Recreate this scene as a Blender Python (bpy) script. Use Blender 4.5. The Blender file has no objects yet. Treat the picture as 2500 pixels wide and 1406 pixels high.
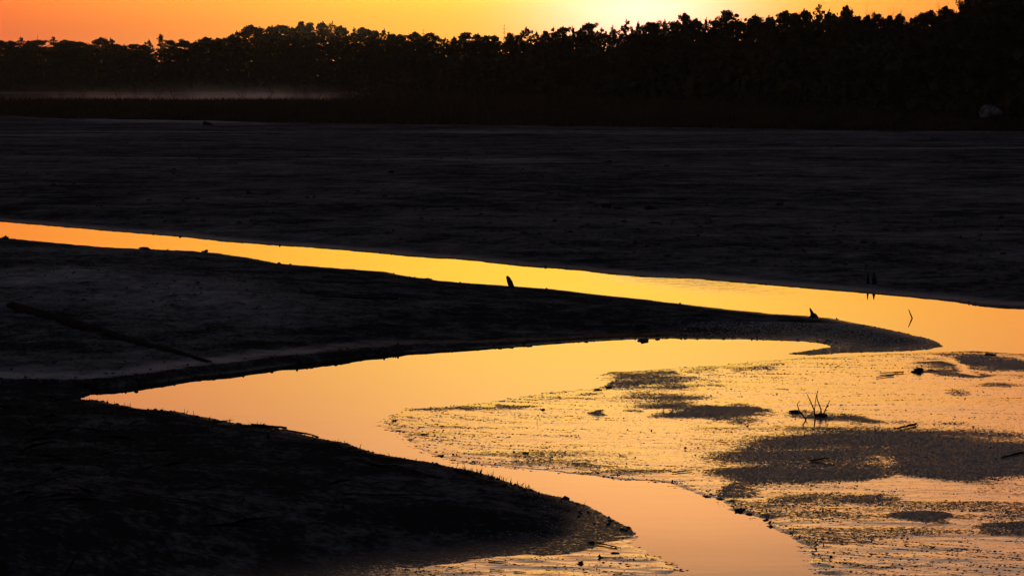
import bpy, bmesh, math, random
import numpy as np

# ------------------------------------------------------------------ camera, world, sun, exposure
SC = bpy.context.scene
COL = SC.collection
F = 5414.0                       # focal length in photo pixels (photo 2500 x 1406)
CAM_H = 4.5
HORIZON = 185.0
PITCH = math.atan((703.0 - HORIZON) / F)
cam_data = bpy.data.cameras.new('camera')
cam_data.sensor_width = 36.0
cam_data.lens = 36.0 * F / 2500.0
cam_data.clip_start = 0.5
cam_data.clip_end = 12000.0
cam = bpy.data.objects.new('camera', cam_data)
cam.location = (0, 0, CAM_H)
cam.rotation_euler = (math.pi / 2 - PITCH, 0, 0)
COL.objects.link(cam)
SC.camera = cam

SUN_AZ = math.radians(3.3)       # to the right of the view axis (+Y)
SUN_EL = math.radians(0.9)

world = bpy.data.worlds.new('World')
SC.world = world
world.use_nodes = True
WT = world.node_tree
WT.nodes.clear()


def wn(kind, **kw):
    n = WT.nodes.new(kind)
    for k, v in kw.items():
        setattr(n, k, v)
    return n


def wl(a, b):
    WT.links.new(a, b)


def wm(op, a, b=None, clamp=False):
    n = wn('ShaderNodeMath', operation=op, use_clamp=clamp)
    for i, v in enumerate((a, b)):
        if v is None:
            continue
        if isinstance(v, (int, float)):
            n.inputs[i].default_value = v
        else:
            wl(v, n.inputs[i])
    return n.outputs[0]


SKY_MAX = 3.2


def ramp(fac, stops):
    n = wn('ShaderNodeValToRGB')
    cr = n.color_ramp
    cr.interpolation = 'B_SPLINE'
    while len(cr.elements) > 1:
        cr.elements.remove(cr.elements[0])
    for i, (e, c) in enumerate(stops):
        p = math.sqrt(e / 90.0)
        el = cr.elements[0] if i == 0 else cr.elements.new(p)
        el.position = p
        el.color = (c[0] / SKY_MAX, c[1] / SKY_MAX, c[2] / SKY_MAX, 1)
    wl(fac, n.inputs[0])
    return n.outputs[0]


def wmix(f, a, b, blend='MIX'):
    n = wn('ShaderNodeMix', data_type='RGBA', blend_type=blend)
    if isinstance(f, (int, float)):
        n.inputs[0].default_value = f
    else:
        wl(f, n.inputs[0])
    for i, v in ((6, a), (7, b)):
        if isinstance(v, tuple):
            n.inputs[i].default_value = v
        else:
            wl(v, n.inputs[i])
    return n.outputs[2]


tc = wn('ShaderNodeTexCoord')
sep = wn('ShaderNodeSeparateXYZ')
wl(tc.outputs['Generated'], sep.inputs[0])
# a little unevenness from thin high cloud drawn out sideways
cm = wn('ShaderNodeMapping')
cm.inputs['Scale'].default_value = (5.0, 5.0, 60.0)
wl(tc.outputs['Generated'], cm.inputs[0])
cn = wn('ShaderNodeTexNoise')
cn.inputs['Scale'].default_value = 1.3
cn.inputs['Detail'].default_value = 4.0
wl(cm.outputs[0], cn.inputs['Vector'])
cloud = wm('SUBTRACT', cn.outputs[0], 0.5)
elev = wm('MULTIPLY', wm('ARCSINE', sep.outputs[2]), 180.0 / math.pi)
az = wm('SUBTRACT', wm('MULTIPLY', wm('ARCTAN2', sep.outputs[0], sep.outputs[1]), 180.0 / math.pi), math.degrees(SUN_AZ))
azabs = wm('ABSOLUTE', az)
elev_c = wm('ADD', elev, wm('MULTIPLY', cloud, 0.55))
u = wm('SQRT', wm('MULTIPLY', wm('MAXIMUM', elev_c, 0.0), 1.0 / 90.0))
HIGH = [(14.5, (1.0, 0.58, 0.34)), (18, (0.42, 0.34, 0.30)), (26, (0.20, 0.195, 0.205)), (45, (0.085, 0.095, 0.115)), (90, (0.05, 0.06, 0.08))]
centre = ramp(u, [(0, (1.0, 0.30, 0.02)), (0.9, (1.15, 0.42, 0.025)), (2.0, (1.35, 0.66, 0.07)), (4.2, (1.7, 1.01, 0.045)),
                  (6.0, (1.95, 1.22, 0.15)), (8.0, (2.4, 1.30, 0.31)), (10.3, (3.1, 1.42, 0.47)), (11.6, (3.0, 1.26, 0.45)), (12.8, (1.75, 0.82, 0.36))] + HIGH)
side = ramp(u, [(0, (0.42, 0.05, 0.040)), (0.9, (0.62, 0.050, 0.036)), (1.6, (0.88, 0.085, 0.030)), (2.2, (0.98, 0.155, 0.035)),
                (4.2, (1.5, 0.30, 0.05)), (6.0, (1.7, 0.48, 0.09)), (8.3, (1.55, 0.52, 0.21)), (10.5, (1.6, 0.60, 0.29)), (12.8, (1.0, 0.52, 0.31))] + HIGH)
far = ramp(u, [(0, (0.10, 0.06, 0.07)), (5, (0.16, 0.10, 0.10)), (12, (0.15, 0.115, 0.12)), (25, (0.12, 0.115, 0.13)),
               (45, (0.075, 0.085, 0.105)), (90, (0.05, 0.06, 0.08))])
eh = wm('SUBTRACT', wm('MINIMUM', wm('MAXIMUM', elev, 4.0), 13.0), 4.0)
azs = wm('ABSOLUTE', wm('ADD', az, wm('SUBTRACT', 2.4, wm('MULTIPLY', eh, 0.38))))
w_c = wm('POWER', math.e, wm('MULTIPLY', wm('POWER', wm('DIVIDE', azs, wm('SUBTRACT', 10.5, wm('MULTIPLY', eh, 0.38))), 2.0), -1.0))
mr = wn('ShaderNodeMapRange', interpolation_type='SMOOTHSTEP')
mr.inputs[1].default_value = 18.0
mr.inputs[2].default_value = 62.0
wl(azabs, mr.inputs[0])
sky_c = wmix(mr.outputs[0], wmix(w_c, side, centre), far)
# glow round the sun just behind the tree tops
r2 = wm('ADD', wm('POWER', wm('MULTIPLY', azabs, 1 / 2.5), 2.0), wm('POWER', wm('MULTIPLY', wm('SUBTRACT', elev, 1.75), 1 / 1.35), 2.0))
glow = wm('POWER', math.e, wm('MULTIPLY', r2, -1.0))
gl = wmix(1.0, (0, 0, 0, 1), (0.9 / SKY_MAX, 0.50 / SKY_MAX, 0.66 / SKY_MAX, 1))
g2 = wn('ShaderNodeVectorMath', operation='SCALE')
wl(gl, g2.inputs[0])
wl(glow, g2.inputs['Scale'])
sum1 = wmix(1.0, sky_c, g2.outputs[0], 'ADD')
bg = wn('ShaderNodeBackground')
bg.inputs[1].default_value = SKY_MAX
wl(sum1, bg.inputs[0])
# the physical sky of a sun on the horizon, faint, under the glow
ns = wn('ShaderNodeTexSky', sky_type='NISHITA')
ns.sun_disc = False
ns.sun_elevation = SUN_EL
ns.sun_rotation = SUN_AZ
bg2 = wn('ShaderNodeBackground')
bg2.inputs[1].default_value = 0.004
wl(ns.outputs[0], bg2.inputs[0])
add = wn('ShaderNodeAddShader')
wl(bg.outputs[0], add.inputs[0])
wl(bg2.outputs[0], add.inputs[1])
wo = wn('ShaderNodeOutputWorld')
wl(add.outputs[0], wo.inputs[0])

sun_d = bpy.data.lights.new('sun', 'SUN')
sun_d.energy = 2.0
sun_d.angle = math.radians(0.5)
sun_d.color = (1.0, 0.55, 0.20)
sun = bpy.data.objects.new('sun', sun_d)
sun.location = (20, 300, 60)
sun.rotation_euler = (math.pi / 2 - SUN_EL, 0, math.pi - SUN_AZ)
COL.objects.link(sun)

SC.view_settings.view_transform = 'Standard'
SC.view_settings.look = 'None'
SC.view_settings.exposure = 0.0
SC.view_settings.gamma = 1.0
SC.view_settings.use_curve_mapping = False
SC.cycles.max_bounces = 6
SC.cycles.transparent_max_bounces = 8
SC.cycles.volume_bounces = 0
SC.cycles.sample_clamp_indirect = 4.0

RND = random.Random(11)
NPR = np.random.RandomState(5)

# ------------------------------------------------------------------ helpers
CP, SP = math.cos(PITCH), math.sin(PITCH)


def ray(px, py):
    a = (np.asarray(px, float) - 1250.0) / F
    b = -(np.asarray(py, float) - 703.0) / F
    return a, CP + b * SP, -SP + b * CP


def W(px, py, z=0.0):
    """world point on level z seen at photo pixel"""
    dx, dy, dz = ray(px, py)
    t = (z - CAM_H) / dz
    return dx * t, dy * t


def AT(px, py, dist):
    """world point at ground distance dist seen at photo pixel"""
    dx, dy, dz = ray(px, py)
    t = dist / dy
    return np.array([dx * t, dy * t, CAM_H + dz * t])


def _hash(ix, iy, seed):
    h = (ix.astype(np.int64) * 374761393 + iy.astype(np.int64) * 668265263 + seed * 1274126177) & 0xffffffff
    h = ((h ^ (h >> 13)) * 1103515245) & 0xffffffff
    h = ((h ^ (h >> 15)) * 2246822519) & 0xffffffff
    return ((h ^ (h >> 16)) & 0xffffff) / float(0xffffff) * 2 - 1


def vnoise(x, y, seed=0):
    ix, iy = np.floor(x), np.floor(y)
    fx, fy = x - ix, y - iy
    ix = ix.astype(np.int64)
    iy = iy.astype(np.int64)
    ux = fx * fx * fx * (fx * (fx * 6 - 15) + 10)
    uy = fy * fy * fy * (fy * (fy * 6 - 15) + 10)
    a = _hash(ix, iy, seed)
    b = _hash(ix + 1, iy, seed)
    c = _hash(ix, iy + 1, seed)
    d = _hash(ix + 1, iy + 1, seed)
    return (a + (b - a) * ux) + ((c + (d - c) * ux) - (a + (b - a) * ux)) * uy


def fbm(x, y, wl_, octv=3, seed=0, gain=0.5):
    s = np.zeros_like(x)
    amp, f, tot = 1.0, 1.0 / wl_, 0.0
    for o in range(octv):
        ca, sa = math.cos(0.7 * o + 0.3), math.sin(0.7 * o + 0.3)
        s += amp * vnoise((x * ca - y * sa) * f + 17.3 * o, (x * sa + y * ca) * f - 9.1 * o, seed + o)
        tot += amp
        amp *= gain
        f *= 2.03
    return s / tot


def sstep(a, b, x):
    t = np.clip((x - a) / (b - a), 0, 1)
    return t * t * (3 - 2 * t)


def dist_poly(x, y, pts):
    """unsigned distance to an open polyline"""
    best = np.full(x.shape, 1e18)
    for i in range(len(pts) - 1):
        x0, y0 = pts[i]
        x1, y1 = pts[i + 1]
        ex, ey = x1 - x0, y1 - y0
        L = ex * ex + ey * ey + 1e-12
        t = np.clip(((x - x0) * ex + (y - y0) * ey) / L, 0, 1)
        d = (x - x0 - t * ex) ** 2 + (y - y0 - t * ey) ** 2
        np.minimum(best, d, out=best)
    return np.sqrt(best)


def inside(x, y, poly):
    res = np.zeros(x.shape, bool)
    n = len(poly)
    for i in range(n):
        x0, y0 = poly[i]
        x1, y1 = poly[(i + 1) % n]
        if y0 == y1:
            continue
        c = ((y0 > y) != (y1 > y)) & (x < (x1 - x0) * (y - y0) / (y1 - y0) + x0)
        res ^= c
    return res


def PX(lst):
    return [tuple(float(v) for v in W(a, b)) for a, b in lst]


# ------------------------------------------------------------------ shorelines (traced, at water level)
A_NEAR = PX([(-500, 512), (0, 541.5), (72, 547.5), (173, 556.5), (270, 565), (360, 572), (450, 579), (486, 584.5), (540, 590), (684, 600),
             (792, 607), (900, 616.5), (980, 624.5), (1052, 630), (1106, 632), (1189, 642), (1268, 650), (1340, 655), (1430, 663),
             (1502, 670), (1592, 677.5), (1700, 681.5), (1780, 687.5), (1888, 697), (1996, 707), (2104, 715.5), (2212, 724), (2320, 736),
             (2392, 746), (2446, 750), (2500, 752), (2700, 770), (3100, 800)])
B_FAR = PX([(-500, 535), (0, 580), (54, 585), (144, 594), (252, 604), (324, 607), (396, 610), (468, 613), (540, 619.5), (612, 630), (684, 644),
            (756, 650.5), (872, 659), (944, 663.7), (980, 671.6), (1034, 679), (1070, 685), (1160, 692.5), (1232, 697.5), (1304, 702),
            (1376, 709), (1484, 722), (1592, 733.5), (1690, 745), (1780, 756), (1888, 767), (1960, 771), (2032, 778), (2104, 792),
            (2158, 803), (2223, 816), (2266, 826), (2295, 839), (2302, 846)])
B_NEAR = PX([(2302, 846), (2266, 853), (2176, 859), (2068, 861.7), (1978, 866.7), (1924, 863.5), (1960, 858), (2003, 851), (2030, 847),
             (2014, 839), (1960, 833), (1852, 830), (1744, 827.5), (1636, 826.5), (1556, 828.5), (1484, 831), (1358, 838), (1268, 845.5),
             (1160, 851), (1052, 856), (962, 862), (890, 869), (836, 877), (800, 881), (720, 889), (666, 897), (594, 908), (486, 918),
             (432, 927), (360, 937), (291, 945), (200, 950), (100, 950), (0, 948), (-500, 945)])
C_FAR = PX([(-500, 985), (0, 985), (150, 983), (231, 977), (272, 986), (349, 1002), (427, 1007), (505, 1021), (582, 1037), (641, 1043), (691, 1050),
            (777, 1072), (835, 1083), (900, 1102), (955, 1115), (1033, 1129), (1130, 1147), (1188, 1160), (1246, 1182), (1324, 1205),
            (1382, 1218), (1441, 1237), (1491, 1264), (1538, 1289), (1552, 1302)])
C_LOW = PX([(1552, 1302), (1538, 1312), (1490, 1322), (1450, 1338), (1390, 1352), (1290, 1362), (1180, 1374), (1050, 1386), (900, 1402), (700, 1440),
            (500, 1520)])
E_EDGE = PX([(1545, 1306), (1538, 1322), (1569, 1345), (1600, 1365), (1627, 1388), (1631, 1406), (1660, 1500), (1690, 1800)])
D_TOP = PX([(1468, 922), (1483, 910), (1538, 907), (1615, 901), (1700, 896), (1755, 893), (1872, 882), (1950, 876), (2097, 869), (2200, 864),
            (2374, 857), (2420, 860), (2500, 865), (2700, 874), (3100, 885)])
D_LOW = PX([(1468, 922), (1482, 930), (1476, 940), (1437, 951), (1363, 957), (1293, 967), (1212, 980), (1169, 986), (1091, 994), (998, 998), (967, 1013),
            (932, 1033), (932, 1042), (982, 1056), (1002, 1077), (1010, 1093), (1064, 1112), (1111, 1124), (1169, 1132), (1266, 1141.5),
            (1344, 1149), (1421, 1158), (1499, 1167), (1577, 1172.6), (1639, 1180), (1709, 1205.6), (1767, 1219), (1790, 1242.5),
            (1841, 1260), (1868, 1270), (1880, 1283), (1930, 1310), (1980, 1336), (1988, 1365), (2004, 1392), (2008, 1406), (2030, 1500), (2060, 1800)])
POLY_A = A_NEAR + [(6000.0, 45.0), (6000.0, 8000.0), (-6000.0, 8000.0), (-6000.0, 80.0)]
POLY_B = B_FAR + B_NEAR[1:]
POLY_C = C_FAR + C_LOW[1:] + [tuple(float(v) for v in W(-500, 1520))]
POLY_E = E_EDGE + [(4.0, 2.0), (-12.0, 2.0), tuple(float(v) for v in W(0, 1520)), tuple(float(v) for v in W(0, 1320))]
POLY_D = D_TOP + [(60.0, 22.0), (60.0, 2.0), (8.0, 2.0)] + D_LOW[::-1]

MEADOW_EDGE = [(-700, 268), (0, 285), (150, 293), (300, 298), (700, 303), (1250, 309), (1700, 315), (2100, 321), (2500, 325), (3200, 340)]


def col_of(x, y):
    """photo column of a ground point (used only to look up traced distances)"""
    return 1250.0 + F * CP * x / np.maximum(y, 1.0)


_me = np.array(MEADOW_EDGE, float)
_mdist = W(_me[:, 0], _me[:, 1])[1]


def meadow_dist(px):
    return np.interp(px, _me[:, 0], _mdist)


WOOD = np.array([(-900, 610), (0, 600), (600, 580), (860, 560), (960, 470), (1100, 415), (1500, 330), (2000, 262), (2280, 215), (2500, 195), (3200, 170)], float)


def wood_dist(px):
    return np.interp(px, WOOD[:, 0], WOOD[:, 1])


# dark drier patches on the wet shoal: centre, radii (photo pixels), strength
PATCH = [(1600, 930, 130, 24, 1.3), (1520, 922, 60, 14, 1.2), (1650, 971, 110, 20, 1.2), (1760, 1012, 105, 20, 1.2), (1969, 1108, 205, 62, 1.0), (2377, 1112, 210, 66, 1.1),
         (1880, 1085, 90, 34, .8), (2180, 1090, 130, 46, .8), (1850, 1182, 62, 18, .9), (1790, 1200, 50, 9, .7), (2025, 1215, 58, 17, .85), (2140, 1230, 56, 18, .8),
         (2258, 1262, 55, 14, 1.1), (2480, 1290, 50, 11, .9), (2292, 900, 60, 13, 1.0), (2450, 893, 70, 24, 1.05), (2405, 914, 56, 9, 1.0),
         (1471, 1008, 22, 6, .9), (1540, 1136, 85, 8, .8), (2010, 1022, 66, 10, .9), (2100, 1030, 60, 8, .6), (1700, 1100, 40, 4, .6),
         (2090, 1262, 36, 5, .6), (1970, 1262, 30, 6, .7), (1985, 1236, 24, 7, .8), (1830, 1216, 42, 5, .7), (1415, 960, 40, 5, .5), (1240, 990, 50, 5, .6), (1580, 1000, 30, 4, .5),
         (1850, 905, 60, 8, .55), (1740, 900, 70, 6, .6), (2250, 863, 130, 4, 1.0), (2420, 866, 60, 4, 1.0), (2450, 948, 50, 8, .5), (2490, 1165, 60, 14, .7),
         (1750, 940, 60, 5, .5), (2330, 960, 40, 4, .4), (2240, 905, 40, 5, .9), (2130, 1340, 60, 4, .4), (2320, 1345, 80, 4, .4)]
PATCH_W = []
for (cx_, cy_, rx_, ry_, s_) in PATCH:
    wx, wy = W(cx_, cy_)
    wx1, _ = W(cx_ + rx_, cy_)
    _, wya = W(cx_, cy_ - ry_)
    _, wyb = W(cx_, cy_ + ry_)
    PATCH_W.append((float(wx), float(wy), float(wx1 - wx), float(wya - wyb) / 2, s_))
# thin clear runnels that cut through the patches at the upper right
RUNNELS = [PX([(2345, 895), (2357, 905), (2362, 913), (2385, 918)]), PX([(2360, 903), (2400, 908), (2440, 918), (2470, 923)]),
           PX([(2200, 886), (2300, 880), (2350, 893)]), PX([(1648, 899), (1662, 910), (1690, 917), (1730, 921)]), PX([(1760, 896), (1775, 913), (1850, 927), (1900, 938)])]
# low humps on the spit, sky light painted into their tone: photo x,y, rx, ry, height
HUMPS = [(150, 735, 330, 42, .16), (520, 770, 260, 40, .14), (760, 800, 260, 30, .08), (200, 640, 420, 20, .10), (1400, 770, 320, 22, .06), (950, 690, 220, 14, .05)]
HUMPS_W = []
for (cx_, cy_, rx_, ry_, s_) in HUMPS:
    wx, wy = W(cx_, cy_)
    wx1, _ = W(cx_ + rx_, cy_)
    _, wya = W(cx_, cy_ - ry_)
    _, wyb = W(cx_, cy_ + ry_)
    HUMPS_W.append((float(wx), float(wy), float(wx1 - wx), float(wya - wyb) / 2, s_))


def terrain(x, y):
    x = np.asarray(x, float)
    y = np.asarray(y, float)
    # finer irregularity of every edge
    jit = 0.10 * fbm(x, y, 0.9, 2, 3) + 0.05 * fbm(x, y, 0.22, 2, 9)
    jit = jit * np.clip(y / 30.0, 0.6, 1.6)
    big = fbm(x, y, 2.6, 3, 21)
    mid = fbm(x, y * 0.8, 0.55, 2, 31)
    fine = fbm(x, y, 0.16, 2, 41)
    px = col_of(x, y)

    # ---- A: the far flat
    dA = dist_poly(x, y, A_NEAR)
    inA = inside(x, y, POLY_A)
    dA = np.where(inA, dA, -dA) + jit * 0.7
    bankA = 0.02 + 0.02 * sstep(2250, 2500, px)
    hA = np.where(dA > 0, bankA * sstep(0, 0.12, dA) + 0.10 * sstep(0.2, 5.0, dA)
                  + sstep(0.3, 4, dA) * (0.03 * big + 0.012 * mid + 0.006 * fine + 0.05 * fbm(x, y, 14.0, 2, 51)), 0.5 * dA)
    md = meadow_dist(px)
    up = sstep(0, 18, y - md + 4 * fbm(x, y, 9, 2, 61))
    hA = hA + 0.30 * up + 0.4 * sstep(20, 120, y - md) * (px > 900)
    # the low pale bar along the left part of the meadow edge
    bar = np.exp(-((px - 390) / 250.0) ** 4) * np.exp(-((y - (md - 6.0)) / 5.0) ** 2)
    hA = hA + 0.20 * bar
    # open water behind the meadow at the left
    pond = sstep(352, 362, y + 6 * fbm(x, y, 20, 2, 71)) * (1 - sstep(572, 585, y)) * (1 - sstep(880, 1000, px))
    hA = hA - 1.2 * pond
    # rising floor of the wood
    hA = hA + 0.8 * sstep(-5, 60, y - wood_dist(px))

    # ---- B: the spit
    dBf = dist_poly(x, y, B_FAR)
    dBn = dist_poly(x, y, B_NEAR)
    inB = inside(x, y, POLY_B)
    sg = np.where(inB, 1.0, -1.0)
    dBf = dBf * sg + jit * 0.55
    dBn = dBn * sg + jit * 0.9
    lip = 0.115 - 0.085 * sstep(700, 1500, px) - 0.022 * sstep(1500, 2000, px)
    hb_far = 0.006 + np.minimum(0.042 * dBf, 0.34) + 0.05 * (1 - np.exp(-np.maximum(dBf, 0) / 1.5)) * sstep(1900, 1500, px)
    hb_near = lip * sstep(0.0, 0.22, dBn) + 0.022 * np.maximum(dBn, 0)
    hB = np.minimum(hb_far, hb_near)
    hump = np.zeros_like(x)
    for (hx, hy, rx, ry, s) in HUMPS_W:
        hump += s * np.exp(-((x - hx) / rx) ** 2 - ((y - hy) / ry) ** 2)
    inner = sstep(0.3, 2.5, np.minimum(dBf, dBn))
    rough_left = sstep(1150, 500, px)
    hB = hB + inner * (hump + 0.03 * big + (0.012 + 0.02 * rough_left) * mid + (0.006 + 0.010 * rough_left) * fine) + 0.008 * fine * sstep(0.0, 0.2, dBn) * sstep(1700, 900, px)
    mB = np.minimum(dBf, dBn)
    hB = np.where(mB > 0, np.maximum(hB, 0.004), 0.4 * mB)

    # ---- C: the near bank
    dCf = dist_poly(x, y, C_FAR)
    dCl = dist_poly(x, y, C_LOW)
    inC = inside(x, y, POLY_C)
    sg = np.where(inC, 1.0, -1.0)
    dCf = dCf * sg + jit * 0.7
    dCl = dCl * sg + 0.25 * fbm(x, y, 0.8, 2, 91) + 0.1
    hC = 0.012 + np.minimum(0.10 * np.maximum(dCf, 0), 0.55)
    hC = hC * sstep(-0.1, 2.2, dCl) + 0.006
    inner = sstep(0.05, 1.2, np.minimum(dCf, dCl))
    tip = sstep(1100, 1500, px)
    crest = np.exp(-((dCf - 0.35) / 0.35) ** 2) * (1 - tip)
    hC = hC + inner * (0.06 * big + (0.028 - 0.02 * tip) * mid + (0.016 - 0.01 * tip) * fine) + crest * (0.02 * np.maximum(fine, 0) + 0.015 * mid)
    hC = np.where((dCf > 0) & inC, np.maximum(hC, 0.004), np.where(dCl > 0, 0.4 * np.minimum(dCf, 0.0), -0.3))
    mC = np.where(inC, np.minimum(dCf, dCl), -np.minimum(np.abs(dCf), np.abs(dCl)))
    hC = np.where(inC, hC, np.maximum(-0.3, 0.4 * mC))
    # gully between spit and near bank at the far left
    ymid = W(240, 967)[1]
    gul = sstep(262, 70, px + 38 * np.clip(1 - np.abs(y - ymid) / 0.8, 0, 1) + 40 * fbm(x, y, 0.5, 2, 99)) * np.exp(-((y - W(100, 966)[1]) / 2.2) ** 4)

    # ---- E: wet apron below the near bank
    dE = dist_poly(x, y, E_EDGE)
    dE = np.where(inside(x, y, POLY_E), dE, -dE) + 0.16 * fbm(x * 0.5, y, 0.5, 2, 101)
    strE = fbm(x * 0.45 + y * 0.12, y, 0.20, 3, 111)
    hE = np.where(dE > 0, 0.004 + 0.006 * np.minimum(dE, 1.5) + 0.006 * strE, 0.06 * dE + 0.004 * strE)

    # ---- D: the wet shoal
    dDu = np.minimum(dist_poly(x, y, D_TOP), dist_poly(x, y, D_LOW))
    dD = np.where(inside(x, y, POLY_D), dDu, -dDu) + jit * 0.5
    sx = x * 0.30 - y * 0.10
    strD = fbm(sx, y + 0.25 * big, 0.26, 3, 121) * (0.35 + 0.65 * sstep(26, 22, y))
    strW = fbm(x * 0.22 + y * 0.05, y, 0.9, 3, 131)
    dark = np.zeros_like(x)
    wxn = x + 0.30 * fbm(x, y, 0.8, 3, 141) + 0.55 * fbm(x, y, 2.2, 2, 142)
    wyn = y + 0.55 * fbm(x, y, 0.9, 3, 151) + 0.6 * fbm(x, y, 2.0, 2, 152)
    shred = fbm(x * 0.35 + y * 0.1, y, 0.45, 3, 145)
    shred2 = fbm(x * 0.3 - y * 0.1, y, 1.3, 3, 147)
    for (hx, hy, rx, ry, s) in PATCH_W:
        q = ((wxn - hx) / rx) ** 2 + ((wyn - hy) / ry) ** 2
        q = q * (1 + 0.55 * shred) + 0.28 * shred2
        dark = np.maximum(dark, s * sstep(2.3, 0.1, q))
    dark = dark * (0.88 + 1.15 * fbm(x * 0.3 - y * 0.12, y, 0.55, 4, 146) + 0.35 * fbm(x, y, 1.4, 2, 144))
    dark = np.maximum(dark, 0.46 * sstep(0.10, 0.5, fbm(x * 0.20 + y * 0.06, y, 0.75, 4, 148)) * sstep(1500, 1850, px) * sstep(29, 24, y))
    dark = np.maximum(dark, 0.5 * sstep(0.16, 0.5, fbm(x * 0.20 + y * 0.12, y, 0.5, 3, 149)) * sstep(1700, 1250, px))
    for run in RUNNELS:
        dr = dist_poly(x, y, run) + 0.03 * fine
        dark = dark * sstep(0.03, 0.13, dr)
    dark = dark * sstep(-0.02, 0.06, dD)
    hD = np.where(dD > 0, 0.0035 + 0.004 * sstep(0, 0.4, dD) + 0.0045 * strD + 0.004 * strW + 0.007 * dark, 0.055 * dD + 0.0045 * strD)
    # low raised rim along the cut edge at the bottom right of the shoal
    rim = np.exp(-((dD - 0.08) / 0.09) ** 2) * sstep(1600, 1850, px) * (y < 30)
    hD = hD + 0.011 * rim * (0.5 + fine + mid)

    hB = np.where(gul > 0.02, np.maximum(hB, 0.05 * sstep(0.02, 0.5, gul) + 0.015 * fine * gul), hB)
    hs = np.stack([hA, hB, hC, hD, hE])
    reg = np.argmax(hs, axis=0)
    h = np.max(hs, axis=0)
    h = np.maximum(h, -0.6)
    h = h + 2.7 * sstep(13.5, 1.5, y)

    # ---- material controls: wet (gloss), dark (drier grainy crust), tone (pale sand / frost, painted sky light and lip sheen)
    wet = np.zeros_like(x)
    wet = np.where(reg == 3, 1.0, wet)
    wet = np.where(reg == 4, np.clip(1.0 - sstep(1.2, 4.5, dE + 1.2 * strW), 0, 1), wet)
    wet = np.where(reg == 1, np.maximum(0.9 * sstep(0.030, 0.008, h), 0.10 * np.exp(-((dBn - 0.32) / 0.2) ** 2) * sstep(0.01, 0.03, h)), wet)
    wet = np.where((gul > 0.1) & (reg != 2), 0.0, wet)
    wet = np.where(reg == 2, np.maximum(0.75 * sstep(0.045, 0.012, h), 0.6 * sstep(0.9, 0.0, dCl)), wet)
    wet = np.where(reg == 0, np.maximum(0.22 * np.exp(-((dA - 0.2) / 0.14) ** 2), 0.0 * dA) * (y < 100), wet)
    crust = np.where(reg == 3, dark, 0.0)
    crust = np.where(reg == 1, 0.72, crust)
    crust = np.where(reg == 2, 0.72, crust)
    crust = np.where(reg == 4, sstep(1.2, 3.2, dE + 0.9 * strW) * 0.75 + 0.2 * strE, crust)
    crust = np.where(reg == 0, 0.45, crust)
    tone = 0.3 + 0.2 * big
    tone = np.where(reg == 1, 0.07 + sstep(1100, 500, px) * hump * (2.6 + 1.6 * fbm(x * 0.9, y, 1.0, 3, 163) + 1.8 * fbm(x, y, 0.2, 2, 165)) + 0.12 * fbm(x * 0.6, y, 0.4, 3, 167) + (0.75 + 0.5 * fbm(x, y, 0.3, 2, 168)) * np.exp(-((dBn - 0.52) / 0.34) ** 2) * sstep(1100, 600, px) + 0.25 * np.exp(-((dBn - 1.2) / 1.2) ** 2) * sstep(700, 300, px), tone)  # sky light on the humps and sheen along the lip painted into tone
    tone = np.where((reg == 1) & (dBn < 0.24), 0.0, tone)
    wet = np.where(reg == 1, wet * sstep(320, 420, px), wet)
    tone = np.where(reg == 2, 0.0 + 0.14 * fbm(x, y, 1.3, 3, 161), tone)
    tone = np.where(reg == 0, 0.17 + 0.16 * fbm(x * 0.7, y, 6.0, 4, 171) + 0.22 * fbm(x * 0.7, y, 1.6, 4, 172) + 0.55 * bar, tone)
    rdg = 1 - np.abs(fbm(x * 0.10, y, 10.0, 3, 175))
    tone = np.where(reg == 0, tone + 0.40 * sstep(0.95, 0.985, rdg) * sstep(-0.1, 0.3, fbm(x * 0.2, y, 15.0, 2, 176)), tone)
    tone = np.where(reg == 0, tone + 0.5 * np.exp(-((dA - 0.5) / 0.4) ** 2), tone)  # sky reflection on the wet lip, painted as a pale band
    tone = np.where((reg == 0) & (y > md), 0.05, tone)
    return h, reg, np.clip(wet, 0, 1), np.clip(crust, 0, 1.2), np.clip(tone, 0, 1)


def ground_z(x, y):
    return terrain(np.array([float(x)]), np.array([float(y)]))[0][0]


def on_ground(px, py):
    """ground point seen at a photo pixel"""
    z = 0.0
    for _ in range(6):
        x, y = W(px, py, z)
        z = max(0.0, 0.5 * z + 0.5 * ground_z(x, y))
    return np.array([float(x), float(y), z])


# ------------------------------------------------------------------ mesh building
def mesh_np(name, v, faces_flat, sizes, mat=None, smooth=True):
    me = bpy.data.meshes.new(name)
    v = np.asarray(v, np.float32)
    faces_flat = np.asarray(faces_flat, np.int32).ravel()
    me.vertices.add(len(v))
    me.vertices.foreach_set('co', v.ravel())
    if np.isscalar(sizes):
        n = len(faces_flat) // sizes
        tot = np.full(n, sizes, np.int32)
    else:
        tot = np.asarray(sizes, np.int32)
        n = len(tot)
    me.loops.add(len(faces_flat))
    me.loops.foreach_set('vertex_index', faces_flat)
    me.polygons.add(n)
    me.polygons.foreach_set('loop_start', np.concatenate([[0], np.cumsum(tot)[:-1]]).astype(np.int32))
    me.polygons.foreach_set('loop_total', tot)
    if smooth:
        me.polygons.foreach_set('use_smooth', np.ones(n, bool))
    me.update(calc_edges=True)
    me.validate()
    if mat:
        me.materials.append(mat)
    return me


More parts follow.
